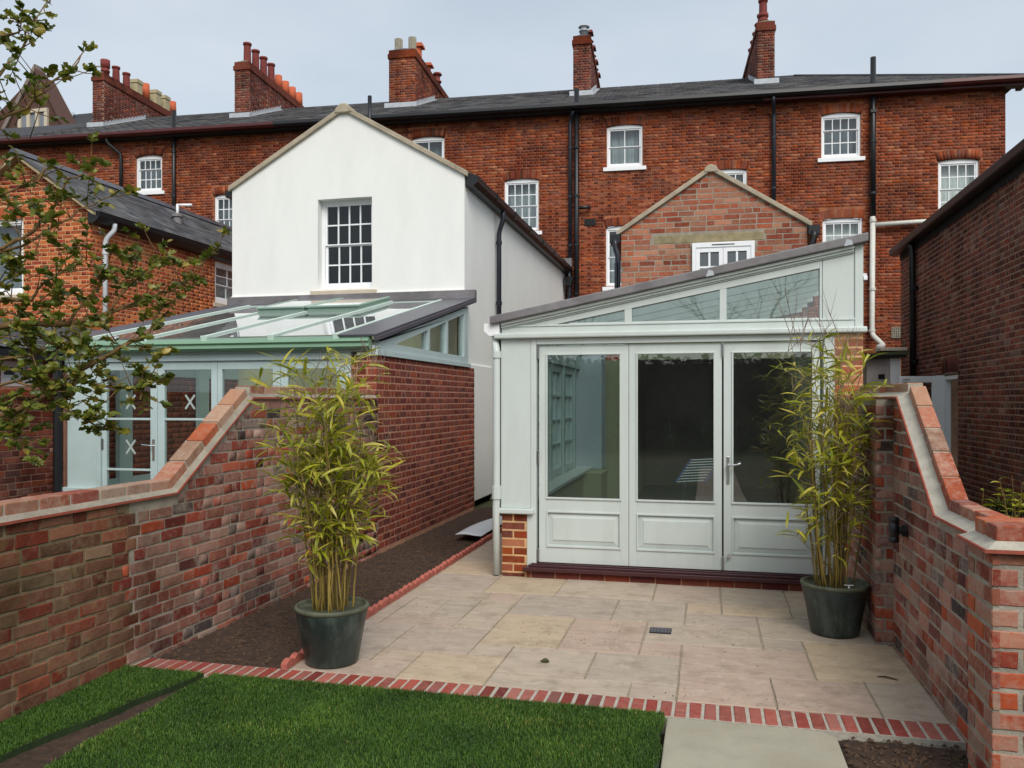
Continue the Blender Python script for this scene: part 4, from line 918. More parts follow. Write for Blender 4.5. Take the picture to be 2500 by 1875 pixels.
# glazed triangle at its side
Os2 = Vector((-3.47,0,0)); s_ = MB(); f = lambda m_, a0, a1, b0, b1, d0, d1: m_.obox(Os2, Y_, Z, NR, a0, a1, b0, b1, d0, d1)
rz_ = lambda y: 2.31+(y-8.15)*math.tan(RS)-.09
f(s_, 8.17, 11.70, 2.101, 2.16, -.06, .06); f(s_, 8.22, 11.66, 2.1605, 2.25, -.06, .03)
def pr2(pts, th=.09): s_.prism([Os2+Y_*a+Z*b+NR*.03 for a, b in pts], -NR*th)
gl_ = lambda y: 2.251+max(0,(y-8.76))*.229
pr2([(8.22,2.2505),(8.76,2.2505),(11.46,gl_(11.46)),(11.46,rz_(11.46)),(8.22,rz_(8.22))])
for a, b in ((9.872,9.945),(10.62,10.70),): pr2([(a,2.2505),(b,2.2505),(b,gl_(b)),(a,gl_(a))])
pr2([(11.46,2.2505),(11.66,2.2505),(11.66,rz_(11.66)),(11.46,rz_(11.46))]); s_.build('side_frame', PB, lt, bevel=.003)
for a, b in ((8.78,9.872),(9.945,10.62),(10.70,11.46)):
    q = MB(); q.prism([Os2+Y_*a+Z*2.2505, Os2+Y_*b+Z*2.2505, Os2+Y_*b+Z*gl_(b), Os2+Y_*a+Z*gl_(a)], -NR*.006); q.build('pane', M['glass'], lt)
# inside
MB().box(-7.42, -3.72, 8.3, 12, -.02, .1).build('floor', pm('grey_boards', C(150,160,160), .6, .06, 6), lt)
MB().box(-7.42, -3.72, 11.96, 11.99, .1, 3.2).build('inner_wall', M['plaster_cream'], lt)
il = MB().box(-7.52, -7.42, 8.36, 12, -.05, 1.95).build('inner_side_wall', M['mort_red'], lt); lay(Pieces(il, 'brick', M['br_leanto'], limit=0, bevel=False, depth=.02, joined='brickwork'), Vector((-7.42,0,0)), Y_, NR, .1, 1.95, lambda v: (8.36, 11.95), (), 'flemish')
MB().box(-7.50, -7.40, 8.36, 12, 1.951, 2.15).build('inner_plate', PB, lt); MB().prism([(-7.45,8.3,2.15),(-7.45,12,2.15),(-7.45,12,2.98),(-7.45,8.3,2.2)], (-.05,0,0)).build('inner_gable', M['render'], lt)
for y_ in (9.1, 10.8): MB().box(-7.395, -7.33, y_, y_+.24, .1, 2.14).build('inner_post', PB, lt)
MB().box(-7.395, -7.36, 8.37, 11.9, .1, .62).build('inner_dado', PB, lt)
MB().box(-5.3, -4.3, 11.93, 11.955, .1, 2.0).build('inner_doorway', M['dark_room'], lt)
MB().tube(curve([(-7.40,8.14,2.2), (-7.40,8.14,.02)]), .05, 8).build('downpipe', M['black'], lt)
MB().box(-7.52, -7.36, 8.16, 8.21, 2.13, 2.2).build('corner_block', M['white'], lt)
# stepladder inside
sl = thing('stepladder', 'green stepladder with yellow top behind the taped glass door', 'ladder', (-5.75, 9.4, .1))
mgn = pm('green_ladder_paint', C(40,112,84), .5, .1, 6); lm = MB()
for s2 in (-.2, .2):
    lm.tube([(-5.75+s2*1.25,9.15,.1), (-5.75+s2*.8,9.38,1.42)], .018, 6)
lm.build('front_rails', mgn, sl); lm = MB()
for s2 in (-.2, .2): lm.tube([(-5.75+s2*1.25,9.85,.1), (-5.75+s2*.8,9.44,1.42)], .015, 6)
lm.build('rear_rails', mgn, sl)
for k in range(1, 5):
    t_ = k/5; y_ = 9.15+.23*t_; z_ = .1+1.32*t_; wd = .25-.09*t_; MB().box(-5.75-wd, -5.75+wd, y_-.03, y_+.05, z_-.012, z_+.012).build('tread', M['lead_light'], sl)
MB().box(-5.95, -5.55, 9.33, 9.5, 1.42, 1.46).build('top_tray', pm('yellow_plastic', C(214,164,40), .5, .06, 6), sl, bevel=.008)

# ------------------------------------------------------------------ garden room (right)
gr = thing('garden_room', 'pale grey garden room with three glazed folding doors and sloping roof', 'conservatory', (-.3, 7.4, 0))
PT = M['paint']; F0 = 7.40
O7 = Vector((0,F0,0)); f7 = lambda m_, a0, a1, b0, b1, d0, d1: m_.obox(O7, X_, Z, NF, a0, a1, b0, b1, d0, d1)
# brickwork
pl = f7(MB(), -1.858, -1.622, -.05, .575, -.12, 0).build('brick_pier', M['mort_buff'], gr); lay(Pieces(pl, 'brick', M['br_terrace'], limit=60, depth=.02), O7+X_*-1.858, X_, NF, -.035, .574, lambda v: (0, .236), (), 'stretcher', bh=.064, j=.013, proud=.002, wob=.001)
pl = f7(MB(), 1.038, 1.262, -.05, 2.18, -.12, 0).build('brick_pier', M['mort_buff'], gr); lay(Pieces(pl, 'brick', M['br_gable'], limit=80, depth=.02), O7+X_*1.038, X_, NF, -.035, 2.18, lambda v: (0, .224), (), 'stretcher', j=.013, proud=.002, wob=.001)
pl = f7(MB(), -1.6215, 1.0375, -.05, .06, -.06, .02).build('plinth', M['mort_red'], gr); lay(Pieces(pl, 'brick', M['br_leanto'], limit=40, depth=.02), O7+NF*.02, X_, NF, -.012, .058, lambda v: (-1.62, 1.036), (), 'stretcher')
MB().box(-1.86, -1.70, F0+.121, 11.99, -.05, .57).build('dwarf_wall', M['mort_red'], gr); MB().box(1.12, 1.262, F0+.121, 11.99, -.05, 2.25).build('side_wall', M['plaster'], gr)
# sill under the doors
s_ = MB(); f7(s_, -1.645, 1.02, .062, .098, -.06, .075); f7(s_, -1.60, 1.0, .0985, .118, -.06, .045); f7(s_, -1.58, .98, .1185, .128, -.06, .012); s_.build('door_sill', M['sill_maroon'], gr, bevel=.004)
# frame
fm = MB(); f7(fm, -1.868, -1.586, .625, 2.185, -.1, .0); f7(fm, -1.584, -1.533, .575, 2.185, -.1, .006); f7(fm, -1.6205, -1.533, .1, .5745, -.1, .003)
f7(fm, -1.532, .948, 2.13, 2.185, -.1, .006); f7(fm, .9485, 1.0375, .13, 2.185, -.1, .004)
fm.build('frame', PT, gr, bevel=.003)
s_ = MB(); f7(s_, -1.925, -1.555, .576, .624, -.02, .05); s_.build('panel_sill', PT, gr, bevel=.01)
doors = ((-1.512,-.694,-1.436,-.770),(-.690,.116,-.616,.049),(.131,.925,.209,.863))
for k, (a, b, ga, gb) in enumerate(doors):
    d = MB(); q = lambda *x: f7(d, *x)
    q(a, ga, .134, 2.118, -.065, -.022); q(gb, b, .134, 2.118, -.065, -.022); q(ga, gb, 2.037, 2.118, -.065, -.022); q(ga, gb, .60, .728, -.065, -.022); q(ga, gb, .134, .288, -.065, -.022); q(ga, gb, .288, .60, -.055, -.038)
    do = d.build('door', PT, gr, bevel=.002)
    bd = MB(); z0, z1 = .728, 2.037
    for (x0, x1, y0, y1) in ((ga-.012,gb+.012,z0-.012,z0+.006),(ga-.012,gb+.012,z1-.006,z1+.008),(ga-.010,ga+.004,z0+.0061,z1-.0061),(gb-.004,gb+.010,z0+.0061,z1-.0061)): f7(bd, x0, x1, y0, y1, -.0219, -.010)
    z0, z1 = .288, .60
    for (x0, x1, y0, y1) in ((ga-.008,gb+.008,z0-.012,z0+.008),(ga-.008,gb+.008,z1-.008,z1+.010),(ga-.008,ga+.006,z0+.0081,z1-.0081),(gb-.006,gb+.008,z0+.0081,z1-.0081)): f7(bd, x0, x1, y0, y1, -.0219, -.012)
    bd.build('bead', PT, do, bevel=.003)
    # raised field
    P_ = lambda x, z, n: O7+X_*x+Z*z+NF*n; m1, m2 = .012, .055
    r_ = MB(); A = [(ga+m1,z0+m1),(gb-m1,z0+m1),(gb-m1,z1-m1),(ga+m1,z1-m1)]; B = [(ga+m2,z0+m2),(gb-m2,z0+m2),(gb-m2,z1-m2),(ga+m2,z1-m2)]
    r_.add([P_(x,z,-.0375) for x,z in A]+[P_(x,z,-.027) for x,z in B]+[P_(x,z,-.022) for x,z in B], [(i,(i+1)%4,4+(i+1)%4,4+i) for i in range(4)]+[(4+i,4+(i+1)%4,8+(i+1)%4,8+i) for i in range(4)]+[(8,9,10,11)]); r_.build('raised_panel', PT, do)
    f7(MB(), ga, gb, .728, 2.037, -.046, -.038).build('pane', M['glass_door'], do)
for (x, zs) in ((-1.521,(.20,1.10,2.06)), (.1235,(.20,2.06)), (.936,(.20,1.10,2.06))):
    for z in zs: f7(MB(), x-.008, x+.008, z-.06, z+.06, -.02, .0).build('hinge', M['steel'], gr, bevel=.003)
h = MB(); f7(h, .155, .180, .89, 1.13, -.0215, -.012); ha = h.build('handle_plate', M['chrome'], gr, bevel=.004)
MB().tube(curve([(.167,F0+.012,1.055), (.167,F0-.045,1.055), (.23,F0-.045,1.06), (.275,F0-.045,1.075)]), .009, 8).build('handle_lever', M['chrome'], ha, smooth=True)
MB().tube([(.177,F0+.02,.265), (.177,F0-.015,.265)], .016, 10).build('door_bolt', M['chrome'], gr)
# fascia and glazed gable
s_ = MB(); f7(s_, -1.925, 1.29, 2.186, 2.236, -.05, .055); s_.build('fascia_sill', PT, gr, bevel=.012)
sl_t = .1917; lb = lambda x: 2.319+(x+1.935)*sl_t; gt = lambda x: 2.441+(x+.664)*.187
fm = MB(); f7(fm, -1.86, 1.197, 2.2365, 2.294, -.08, .004); f7(fm, -1.86, 1.197, 2.2945, 2.312, -.08, .012)
pq = lambda m_, pts, n, th: m_.prism([O7+X_*a+Z*b+NF*n for a, b in pts], -NF*th)
pq(fm, [(-1.86,2.3125),(-1.352,2.3125),(.919,gt(.919)),(.919,lb(.919)),(-1.86,lb(-1.86))], .0, .08)
for a, b in ((-.729,-.664),(.096,.155)): pq(fm, [(a,2.3125),(b,2.3125),(b,gt(b)),(a,gt(a))], -.001, .07)
pq(fm, [(.919,2.3125),(.939,2.3125),(.939,lb(.939)),(.919,lb(.919))], 0, .08); pq(fm, [(.943,2.3125),(1.197,2.3125),(1.197,lb(1.197)),(.943,lb(.943))], -.002, .08)
pq(fm, [(1.1975,2.2365),(1.263,2.2365),(1.263,lb(1.263)),(1.1975,lb(1.1975))], .012, .1)
fm.build('gable_frame', PT, gr, bevel=.003)
mo = MB()
for off0, off1, pr3 in ((.0,.028,.05),(.0282,.05,.03),(.0502,.062,.016)):
    pq(mo, [(-1.86,lb(-1.86)-off1),(1.19,lb(1.19)-off1),(1.19,lb(1.19)-off0),(-1.86,lb(-1.86)-off0)], pr3, pr3-.001)
mo.build('moulding', PT, gr, bevel=.004)
for a, b in ((-1.352,-.729),(-.664,.096),(.155,.919)):
    za = max(2.3126, gt(a)); q = MB(); pts = [(a,2.3125),(b,2.3125),(b,gt(b)),(a,za)] if za > 2.314 else [(a,2.3125),(b,2.3125),(b,gt(b))]
    pq(q, pts, -.03, .006); q.build('pane', M['glass_door'], gr)
    bb_ = MB(); f7(bb_, a+(.12 if a < -1 else 0), b, 2.3126, 2.322, -.029, -.005); bb_.build('bead', PT, gr)
s_ = MB(); pq(s_, [(-1.955,lb(-1.955)+.001),(1.292,lb(1.292)+.001),(1.292,lb(1.292)+.076),(-1.955,lb(-1.955)+.076)], .085, .40); s_.build('lead_roof_edge', M['lead'], gr, bevel=.01)
for x in (-.02, 1.1): 
    q = MB(); pq(q, [(x,lb(x)+.0),(x+.07,lb(x+.07)+.0),(x+.06,lb(x)+.05),(x+.02,lb(x)+.06)], .089, .004); q.build('lead_clip', M['lead_light'], gr)
# roof: rafters up the slope with glass between
SA = math.atan(sl_t); GA = Vector((math.cos(SA),0,math.sin(SA))); GN = Vector((-math.sin(SA),0,math.cos(SA))); GO = Vector((-1.9,0,lb(-1.9)))
ro_ = lambda m_, a0, a1, b0, b1, n0, n1: m_.obox(GO, GA, Y_, GN, a0, a1, b0, b1, n0, n1)
ys = [7.72+.61*k for k in range(8)]
for y_ in ys:
    q = MB(); ro_(q, 0, 3.2, y_-.025, y_+.025, -.09, .01); q.build('rafter', PT, gr)
for a, b in zip(ys, ys[1:]):
    q = MB(); ro_(q, 0, 3.2, a+.0255, b-.0255, -.012, -.004); q.build('roof_pane', M['glass_roof'], gr)
q = MB(); q.prism([(-2.02,7.36,2.33),(-2.02,7.36,2.26),(-1.97,7.36,2.215),(-1.875,7.36,2.215),(-1.875,7.36,2.33)], (0,4.55,0)); q.build('gutter', M['white'], gr)
dp = pipe('downpipe', curve([(-1.93,7.46,2.22), (-1.93,7.42,2.16), (-1.90,7.36,2.08), (-1.90,7.36,.72), (-1.905,7.36,.64), (-1.90,7.36,.015)]), .034, M['paint'], gr, collars=[((-1.90,7.36,2.04),Z),((-1.90,7.36,.80),Z),((-1.90,7.36,.74),Z)])
f7(MB(), 1.2635, 1.295, 2.625, 2.66, -.02, .02).build('bracket', M['white'], gr, bevel=.004)
# inside: floor, side windows, kitchen
MB().box(-1.70, 1.12, F0+.07, 11.95, .02, .10).box(-1.1, 1.2, 11.951, 15.5, .02, .099).build('floor', pm('dark_slate_floor', C(72,70,66), .35, .15, 3, spec=.4), gr)
MB().box(-1.715, -1.60, F0+.125, 10.75, .10, .66).box(-1.715, -1.36, 10.751, 11.4, .10, .66).build('inner_wall', M['plaster'], gr)
MB().box(-1.86, -1.56, F0+.122, 11.4, .661, .70).build('inner_sill', PT, gr, bevel=.006)
MB().box(-1.86, -1.44, 11.41, 11.9, .665, 2.36).build('inner_pier', pm('blue_grey_plaster', C(168,182,190), .8, .04, 3), gr)
sw_ = MB(); Oi = Vector((-1.80,0,0)); fi = lambda m_, a0, a1, b0, b1, d0, d1: m_.obox(Oi, Y_, Z, NR, a0, a1, b0, b1, d0, d1)
fi(sw_, 7.53, 11.40, 2.05, 2.33, -.05, .06)
for y_ in (7.53, 8.40, 9.27, 10.14, 11.01): fi(sw_, y_, y_+.10, .701, 2.0499, -.05, .05)
sw_o = sw_.build('side_window', PB, gr)
for y_ in (7.63, 8.50, 9.37, 10.24):
    q = MB(); fi(q, y_+.005, y_+.075, .71, 2.04, -.04, .03); fi(q, y_+.695, y_+.765, .71, 2.04, -.04, .03); fi(q, y_+.0751, y_+.6949, .71, .80, -.04, .03); fi(q, y_+.0751, y_+.6949, 1.96, 2.04, -.04, .03)
    for z in (1.09, 1.38, 1.67): fi(q, y_+.0751, y_+.6949, z-.012, z+.012, -.03, .02)
    fi(q, y_+.372, y_+.398, .801, 1.959, -.028, .018); q.build('casement', PB, sw_o)
    q = MB(); fi(q, y_+.075, y_+.695, .80, 1.96, -.012, -.006); q.build('pane', M['glass'], sw_o)
MB().box(-1.86, -1.201, 11.955, 11.985, .1, 2.199).build('back_wall', M['plaster'], gr)
mk = pm('dark_kitchen_units', C(150,140,122), .4, .08, 4); kt = MB().box(-1.2, 1.2, 15.0, 15.1, .1, 2.4).build('kitchen_units', mk, gr)
for k in range(4): MB().box(-1.15+.58*k, -.59+.58*k, 14.97, 14.999, .2, 2.2).build('unit_door', mk, kt); 
for k in range(4): MB().box(-.68+.58*k, -.66+.58*k, 14.93, 14.968, .95, 1.3).build('unit_handle', M['steel'], kt)
MB().box(-1.21, 1.31, 11.95, 11.99, 2.2, 2.5).build('beam', M['plaster'], gr); MB().box(-1.2, -1.1, 12, 15.5, .1, 2.5).box(1.2, 1.3, 12, 15.5, .1, 2.5).box(-1.2, 1.3, 12, 15.5, 2.5, 2.52).build('kitchen_wall', M['plaster'], gr)
# slatted stand-in, added for a reflection in the middle door
ai = thing('slatted_stand_in', 'white slatted stand-in with blue frame, added for a reflection in the middle door', 'stand-in', (-.25, 9.3, .1))
am = MB(); mbl = pm('blue_plastic', C(40,70,130), .5, .05, 5)
for k in range(9): am.tube([(-.33+.018*k,9.05+.05*k,.74+.026*k), (-.04+.018*k,9.05+.05*k,.76+.026*k)], .007, 6)
am.build('slats', M['white'], ai); am = MB()
for x in (-.34,-.03): am.tube([(x,9.05,.735), (x+.15,9.48,.95)], .012, 6)
am.build('frame', mbl, ai); am = MB()
for x in (-.32,-.01): am.tube([(x,9.1,.1), (x+.1,9.4,.90)], .008, 6); am.tube([(x+.16,9.5,.1), (x+.04,9.15,.78)], .008, 6)
am.build('legs', M['lead_dark'], ai)
# ------------------------------------------------------------------ garden walls
def coping(p, segs, x0, tb, bb2, face=1, fil='mort_cope'):
    """creasing tiles, mortar fillet and a course of bricks along the wall top; segs = [(y, z), ...]"""
    for (y0, z0), (y1, z1) in zip(segs, segs[1:]):
        A = Vector((0, y1-y0, z1-z0)); L = A.length; A.normalize(); D = Vector((0, -A.z, A.y)); B = D.cross(A); O = Vector((x0, y0, z0))
        n = max(1, round(L/.26)); w_ = L/n
        for k in range(n): MB().obox(O, A, B, D, k*w_+.001, (k+1)*w_-.001, tb[0]+random.random()*.006, tb[1], .0, .014).build('creasing_tile', M['tile'], p)
        fl = MB(); e0, e1 = (tb[0]+.008, bb2[0]+.006) if face > 0 else (tb[1]-.008, bb2[1]-.006)
        q = [O+B*e0+D*.0142, O+B*e1+D*.0142, O+B*e1+D*.048]
        fl.prism(q if face > 0 else q[::-1], A*L); fl.build('mortar_fillet', M[fil], p)
        n = max(1, round(L/.228)); w_ = L/n
        mo = MB(); mo.obox(O, A, B, D, .0, L, bb2[0]+.004, bb2[1]-.004, .0145, .092); mo.build('coping_mortar', M['mort_cope'], p)
        for k in range(n):
            jx = random.random()*.006; o = MB().obox(O, A, B, D, k*w_+.007, (k+1)*w_-.007, bb2[0]-jx*.5, bb2[1]+jx*.5, .015, .098+random.random()*.006).build('coping_brick', M['br_cope'][0], p, bevel=.006)
gl = thing('garden_wall', 'reclaimed brick garden wall stepping up to the lean-to at left', 'wall', (-3.5, 5, 0))
XL = -3.42
prof = [(4.33,-.1), (8.195,-.1), (8.195,1.63), (5.70,1.63), (4.76,1.0), (4.33,1.0)]
old = MB().box(XL-.18, XL-.001, 1.2, 4.3295, -.1, .999).build('old_wall_core', M['mort_moss'], gl)
po = Pieces(old, 'brick', M['br_moss'], limit=150, jit=.005, depth=.03)
lay(po, Vector((XL-.001,0,0)), Y_, NR, -.06, .99, lambda v: (1.2, 4.33+.09*math.sin(v*71)), (), 'random', proud=.003, wob=.004, j=.012)
core = MB().prism([Vector((XL, a, b)) for a, b in prof], (-.18,0,0)).build('wall_core', M['mort_grey'], gl)
pc = Pieces(core, 'brick', M['br_old'], limit=200, jit=.004, depth=.03)
lay(pc, Vector((XL,0,0)), Y_, NR, -.06, 1.62, lambda v: (4.34+.09*math.sin(v*71), 8.19) if v < .97 else (4.76+(v-1.0+.05)/.63*.94, 8.19), (), 'random', proud=.003, wob=.003, j=.012)
coping(gl, [(1.2,1.0), (4.76,1.0), (5.70,1.63), (8.15,1.63)], XL, (-.03,.2), (.012,.14), fil='mort_grey')
grw = thing('garden_wall', 'reclaimed brick garden wall with sloping top beside the right pot', 'wall', (1.3, 5, 0))
XR = 1.19
core = MB().prism([Vector((XR, a, b)) for a, b in [(4.06,-.1), (4.06,1.0), (4.76,1.0), (5.66,1.63), (7.38,1.63), (7.38,-.1)]], (.124,0,0)).build('wall_core', M['mort_grey'], grw)
pc = Pieces(core, 'brick', M['br_old'], limit=260, jit=.004, depth=.03)
lay(pc, Vector((XR,0,0)), ULm, NL, -.06, 1.62, lambda v: (-5.87, -4.08) if v < .97 else (-5.87, -(4.76+(v-.95)/.63*.9)), (), 'random', proud=.003, wob=.003, j=.013)
core2 = MB().box(1.085, XR-.0005, 5.875, 7.38, -.1, 1.625).build('thick_section', M['mort_grey'], grw)
pc2 = Pieces(core2, 'brick', M['br_old'], limit=100, jit=.003, depth=.03)
lay(pc2, Vector((1.085,0,0)), ULm, NL, -.06, 1.62, lambda v: (-7.37, -5.87), (), 'random', proud=.003, wob=.003, j=.014)
lay(pc2, Vector((0,5.875,0)), X_, NF, -.06, 1.62, lambda v: (1.082, 1.192), (), 'stretcher', proud=.003, wob=.003, j=.014)
coping(grw, [(4.09,1.0), (4.74,1.0), (5.64,1.63), (7.38,1.63)], XR, (-.128,.035), (-.125,-.035), face=-1)
pier = thing('brick_pier', 'short reclaimed brick pier at the near end of the right wall', 'pier', (1.3, 3.9, 0))
pcr = MB().box(1.132, 1.478, 3.732, 4.058, -.1, 1.0).build('pier_core', M['mort_grey'], pier)
M['br_pier'] = brickmat('pier_brick', [C(158,72,44), C(142,62,44), C(150,98,78), C(160,78,48), C(132,60,46), C(146,86,66), C(156,70,40)], lime=.4, limecol=C(180,160,142), smear=.35)
pp = Pieces(pcr, 'brick', M['br_pier'], limit=120, jit=.004, depth=.03)
lay(pp, Vector((1.126,3.732,0)), X_, NF, -.06, .99, lambda v: (0, .358), (), 'stretcher', proud=.003, wob=.003, j=.019)
lay(pp, Vector((1.132,4.058,0)), ULm, NL, -.06, .99, lambda v: (0, .332), (), 'stretcher', proud=.003, wob=.003, j=.019)
MB().box(1.09, 1.53, 3.69, 4.088, 1.0, 1.014).build('creasing_tile', M['tile'], pier)
q = [(1.10,3.70),(1.52,3.70),(1.52,4.08),(1.10,4.08)]; qi = [(1.165,3.765),(1.46,3.765),(1.46,4.02),(1.165,4.02)]
mb = MB(); mb.add([Vector((*a,1.0142)) for a in q]+[Vector((*a,1.05)) for a in qi], [(i,(i+1)%4,4+(i+1)%4,4+i) for i in range(4)]+[(4,5,6,7)]); mb.build('mortar_fillet', M['mort_cope'], pier)
for (a, b, c, d) in ((1.15,1.48,3.75,3.885),(1.15,1.48,3.895,4.03)): MB().box(a, b, c, d, 1.04, 1.105).build('coping_brick', M['br_cope'][0], pier, bevel=.006)
ng = thing('garden_wall', 'dark mossy brick boundary wall at left edge behind the holly', 'wall', (-7.9, 7, 0))
core = MB().box(-7.98, -7.75, 4.5, 9.4, -.1, 1.66).build('wall_core', M['mort_dark'], ng)
lay(Pieces(core, 'brick', M['br_dark'], limit=150, jit=.002, depth=.02), Vector((-7.75,0,0)), Y_, NR, .0, 1.65, lambda v: (6.8, 9.4), (), 'random', proud=.005)
MB().box(-8.0, -7.70, 4.5, 9.4, 1.661, 1.675).build('creasing_tile', M['tile'], ng); MB().box(-7.97, -7.76, 4.5, 9.4, 1.676, 1.75).build('coping', M['br_cope'][1], ng, bevel=.01)

# ------------------------------------------------------------------ finish bricks and slates
bpy.context.view_layer.update(); dg = bpy.context.evaluated_depsgraph_get()
for d_ in DEFER: d_.finish(dg)

# ------------------------------------------------------------------ small things
wl = thing('wall_light', 'black up-and-down wall light on the right garden wall', 'lamp', (1.11, 5.47, .75))
mlamp = pm('matt_black', C(20,20,22), .45, .1, 8)
MB().lathe((1.11,5.47,.745), [(.026,0),(.030,.004),(.030,.034),(.0285,.035),(.0285,.037),(.030,.038),(.030,.12),(.0285,.121),(.0285,.123),(.030,.124),(.030,.153),(.026,.157)], 22).build('lamp_body', mlamp, wl, smooth=True)
MB().tube([(1.135,5.47,.82), (1.16,5.47,.82)], .022, 14).tube([(1.155,5.47,.82), (1.186,5.47,.82)], .036, 18).build('wall_mount', mlamp, wl)
dr = thing('drain_cover', 'small black square drain grate set in the patio', 'drain', (-.325, 5.86, .004))
MB().box(-.40, -.25, 5.79, 5.93, -.02, .006).build('frame', M['black'], dr); g_ = MB()
for k in range(6): g_.box(-.39+.024*k, -.378+.024*k, 5.80, 5.92, .0062, .011)
for k in range(5): g_.box(-.388, -.262, 5.805+.024*k, 5.817+.024*k, .0063, .0105)
g_.build('grate', M['lead_dark'], dr)
sh = MB(); nx, ny = 10, 14
for j_ in range(ny+1):
    for i in range(nx+1):
        u, v = i/nx, j_/ny; sh.v.append((-2.86+.34*u+.05*v, 9.15+1.9*v-.08*u, .045+.02*math.sin(3*v+1)+.01*math.sin(5*u+4*v)+.02*u))
for j_ in range(ny):
    for i in range(nx): a = j_*(nx+1)+i; sh.f.append((a, a+1, a+nx+2, a+nx+1))
so_ = sh.build('board', pm('pale_sheet', C(206,212,218), .5, .03, 4), smooth=True); so_.modifiers.new('thick', 'SOLIDIFY').thickness = .008
tag(so_, 'pale sheet of board lying on the soil beside the white house', 'board')
def rough_ball(name, c, r, m, seed, label, cat, flat=.6):
    rg = random.Random(seed); mb = MB(); n = 10
    for i in range(7):
        th_ = math.pi*i/6
        for k in range(n):
            q = 2*math.pi*k/n; rr = r*(.75+.5*rg.random()); mb.v.append((c[0]+rr*math.sin(th_)*math.cos(q), c[1]+rr*math.sin(th_)*math.sin(q), c[2]+rr*flat*math.cos(th_)))
    for i in range(6):
        for k in range(n): mb.f.append((i*n+k, i*n+(k+1) % n, (i+1)*n+(k+1) % n, (i+1)*n+k))
    return tag(mb.build(name, m), label, cat)
rough_ball('soil_clod', (-.98,4.99,.012), .024, pm('mossy_clod', C(70,68,40), 1, .3, 60), 3, 'small mossy clod of soil on the patio left of the drain', 'clod')
tag(MB().tube([(.96,5.17,.008), (1.0,5.165,.012), (1.04,5.145,.010), (1.065,5.13,.008)], [.003,.005,.004,.002], 6).build('twig', pm('twig_bark', C(76,58,42), 1, .2, 20)), 'short brown twig on the patio near the right wall', 'twig')
def crumbs(name, boxes, n, rmin, rmax, m, z=.004, mask=None):
    V, F = [], []; rg = random.Random(11)
    for (x0, x1, y0, y1, share) in boxes:
        for _ in range(int(n*share)):
            x = x0+(x1-x0)*rg.random(); y = y0+(y1-y0)*rg.random()
            if mask and noise.noise((x*2.2, y*2.2, .3))+.25*rg.random() < mask: continue
            r = rmin+(rmax-rmin)*rg.random()**3; b = len(V)
            for k in range(4): q = k*math.pi/2+rg.random(); V.append((x+r*math.cos(q), y+r*math.sin(q), z+r*.1*rg.random()))
            V.append((x, y, z+r*.9))
            F += [(b+k, b+(k+1) % 4, b+4) for k in range(4)]
    mb = MB(); mb.v, mb.f = V, F; return tag(mb.build(name, m), kind='stuff')
tag(crumbs('soil_crumbs', [(-2.4,1.15,4.52,6.2,.5),(-1.2,1.1,4.52,5.2,.5)], 3000, .0012, .0055, msoil, mask=.28), 'crumbs of soil scattered over the front of the patio', 'soil')
tag(crumbs('soil_lumps', [(-3.42,-2.52,4.52,9.5,.7),(.62,1.15,3.2,4.28,.15),(-3.1,-2.75,2.6,4.28,.15)], 9000, .003, .017, pm('soil_lump', C(78,58,43), 1, .4, 30), z=-.02), 'lumps and small stones in the dug soil', 'soil')

# ------------------------------------------------------------------ plants
class Leaves:
    def __init__(s, p, name, variants, m, limit=300):
        s.p, s.name, s.var, s.m, s.limit, s.items = p, name, variants, m, limit, []
    def add(s, mtx, size): s.items.append((mtx, size, random.randrange(len(s.var))))
    def finish(s):
        sc_ = []
        for i, (mt, sz, k) in enumerate(s.items):
            q = project(mt.translation); sc_.append((sz*sz/q[2]**2 if q and 0 < q[0] < 2500 and 0 < q[1] < 1875 else -1, i))
        sc_.sort(reverse=True); ch = [i for v, i in sc_[:s.limit] if v > 0]; cs = set(ch)
        mes = []
        for vs, fs in s.var:
            me = bpy.data.meshes.new(s.name); me.from_pydata(vs, [], fs); me.update(); me.materials.append(s.m)
            a = me.attributes.new('single', 'FLOAT', 'FACE'); a.data.foreach_set('value', [1.]*len(me.polygons)); me.polygons.foreach_set('use_smooth', [True]*len(me.polygons)); mes.append(me)
        for i in ch:
            mt, sz, k = s.items[i]; o = bpy.data.objects.new(s.name, mes[k]); col.objects.link(o); parent(o, s.p); o.matrix_basis = mt @ Matrix.Diagonal((sz, sz, sz, 1))
        V, F, Rn = [], [], []
        for i, (mt, sz, k) in enumerate(s.items):
            if i in cs: continue
            vs, fs = s.var[k]; b = len(V); r = random.random()
            V += [tuple(mt @ (Vector(v)*sz)) for v in vs]; F += [tuple(x+b for x in f_) for f_ in fs]; Rn += [r]*len(fs)
        if V:
            me = bpy.data.meshes.new('foliage'); me.from_pydata(V, [], F); me.update(); a = me.attributes.new('rnd', 'FLOAT', 'FACE'); a.data.foreach_set('value', Rn)
            me.polygons.foreach_set('use_smooth', [True]*len(me.polygons)); o = link('foliage', me, s.m, s.p); o['kind'] = 'stuff'
def blade(width, droop, n=5, fold=.25, wav=0):
    """leaf of unit length along +Y, drooping towards -Z, folded along its midrib"""
    vs, fs = [], []; y = z = 0.; a = 0.
    for i in range(n+1):
        t_ = i/n; w_ = width*math.sin(math.pi*min(1, t_*.93+.07))**.8*(1-.25*t_) if 0 < i < n else (width*.12 if i == 0 else 0)
        if wav: w_ *= 1+wav*(1 if i % 2 else -1)
        vs += [(-w_, y, z+w_*fold), (0, y, z), (w_, y, z+w_*fold)]
        a += droop/n; y += math.cos(a)/n; z -= math.sin(a)/n
    for i in range(n):
        b = 3*i; fs += [(b, b+1, b+4, b+3), (b+1, b+2, b+5, b+4)]
    return vs, fs
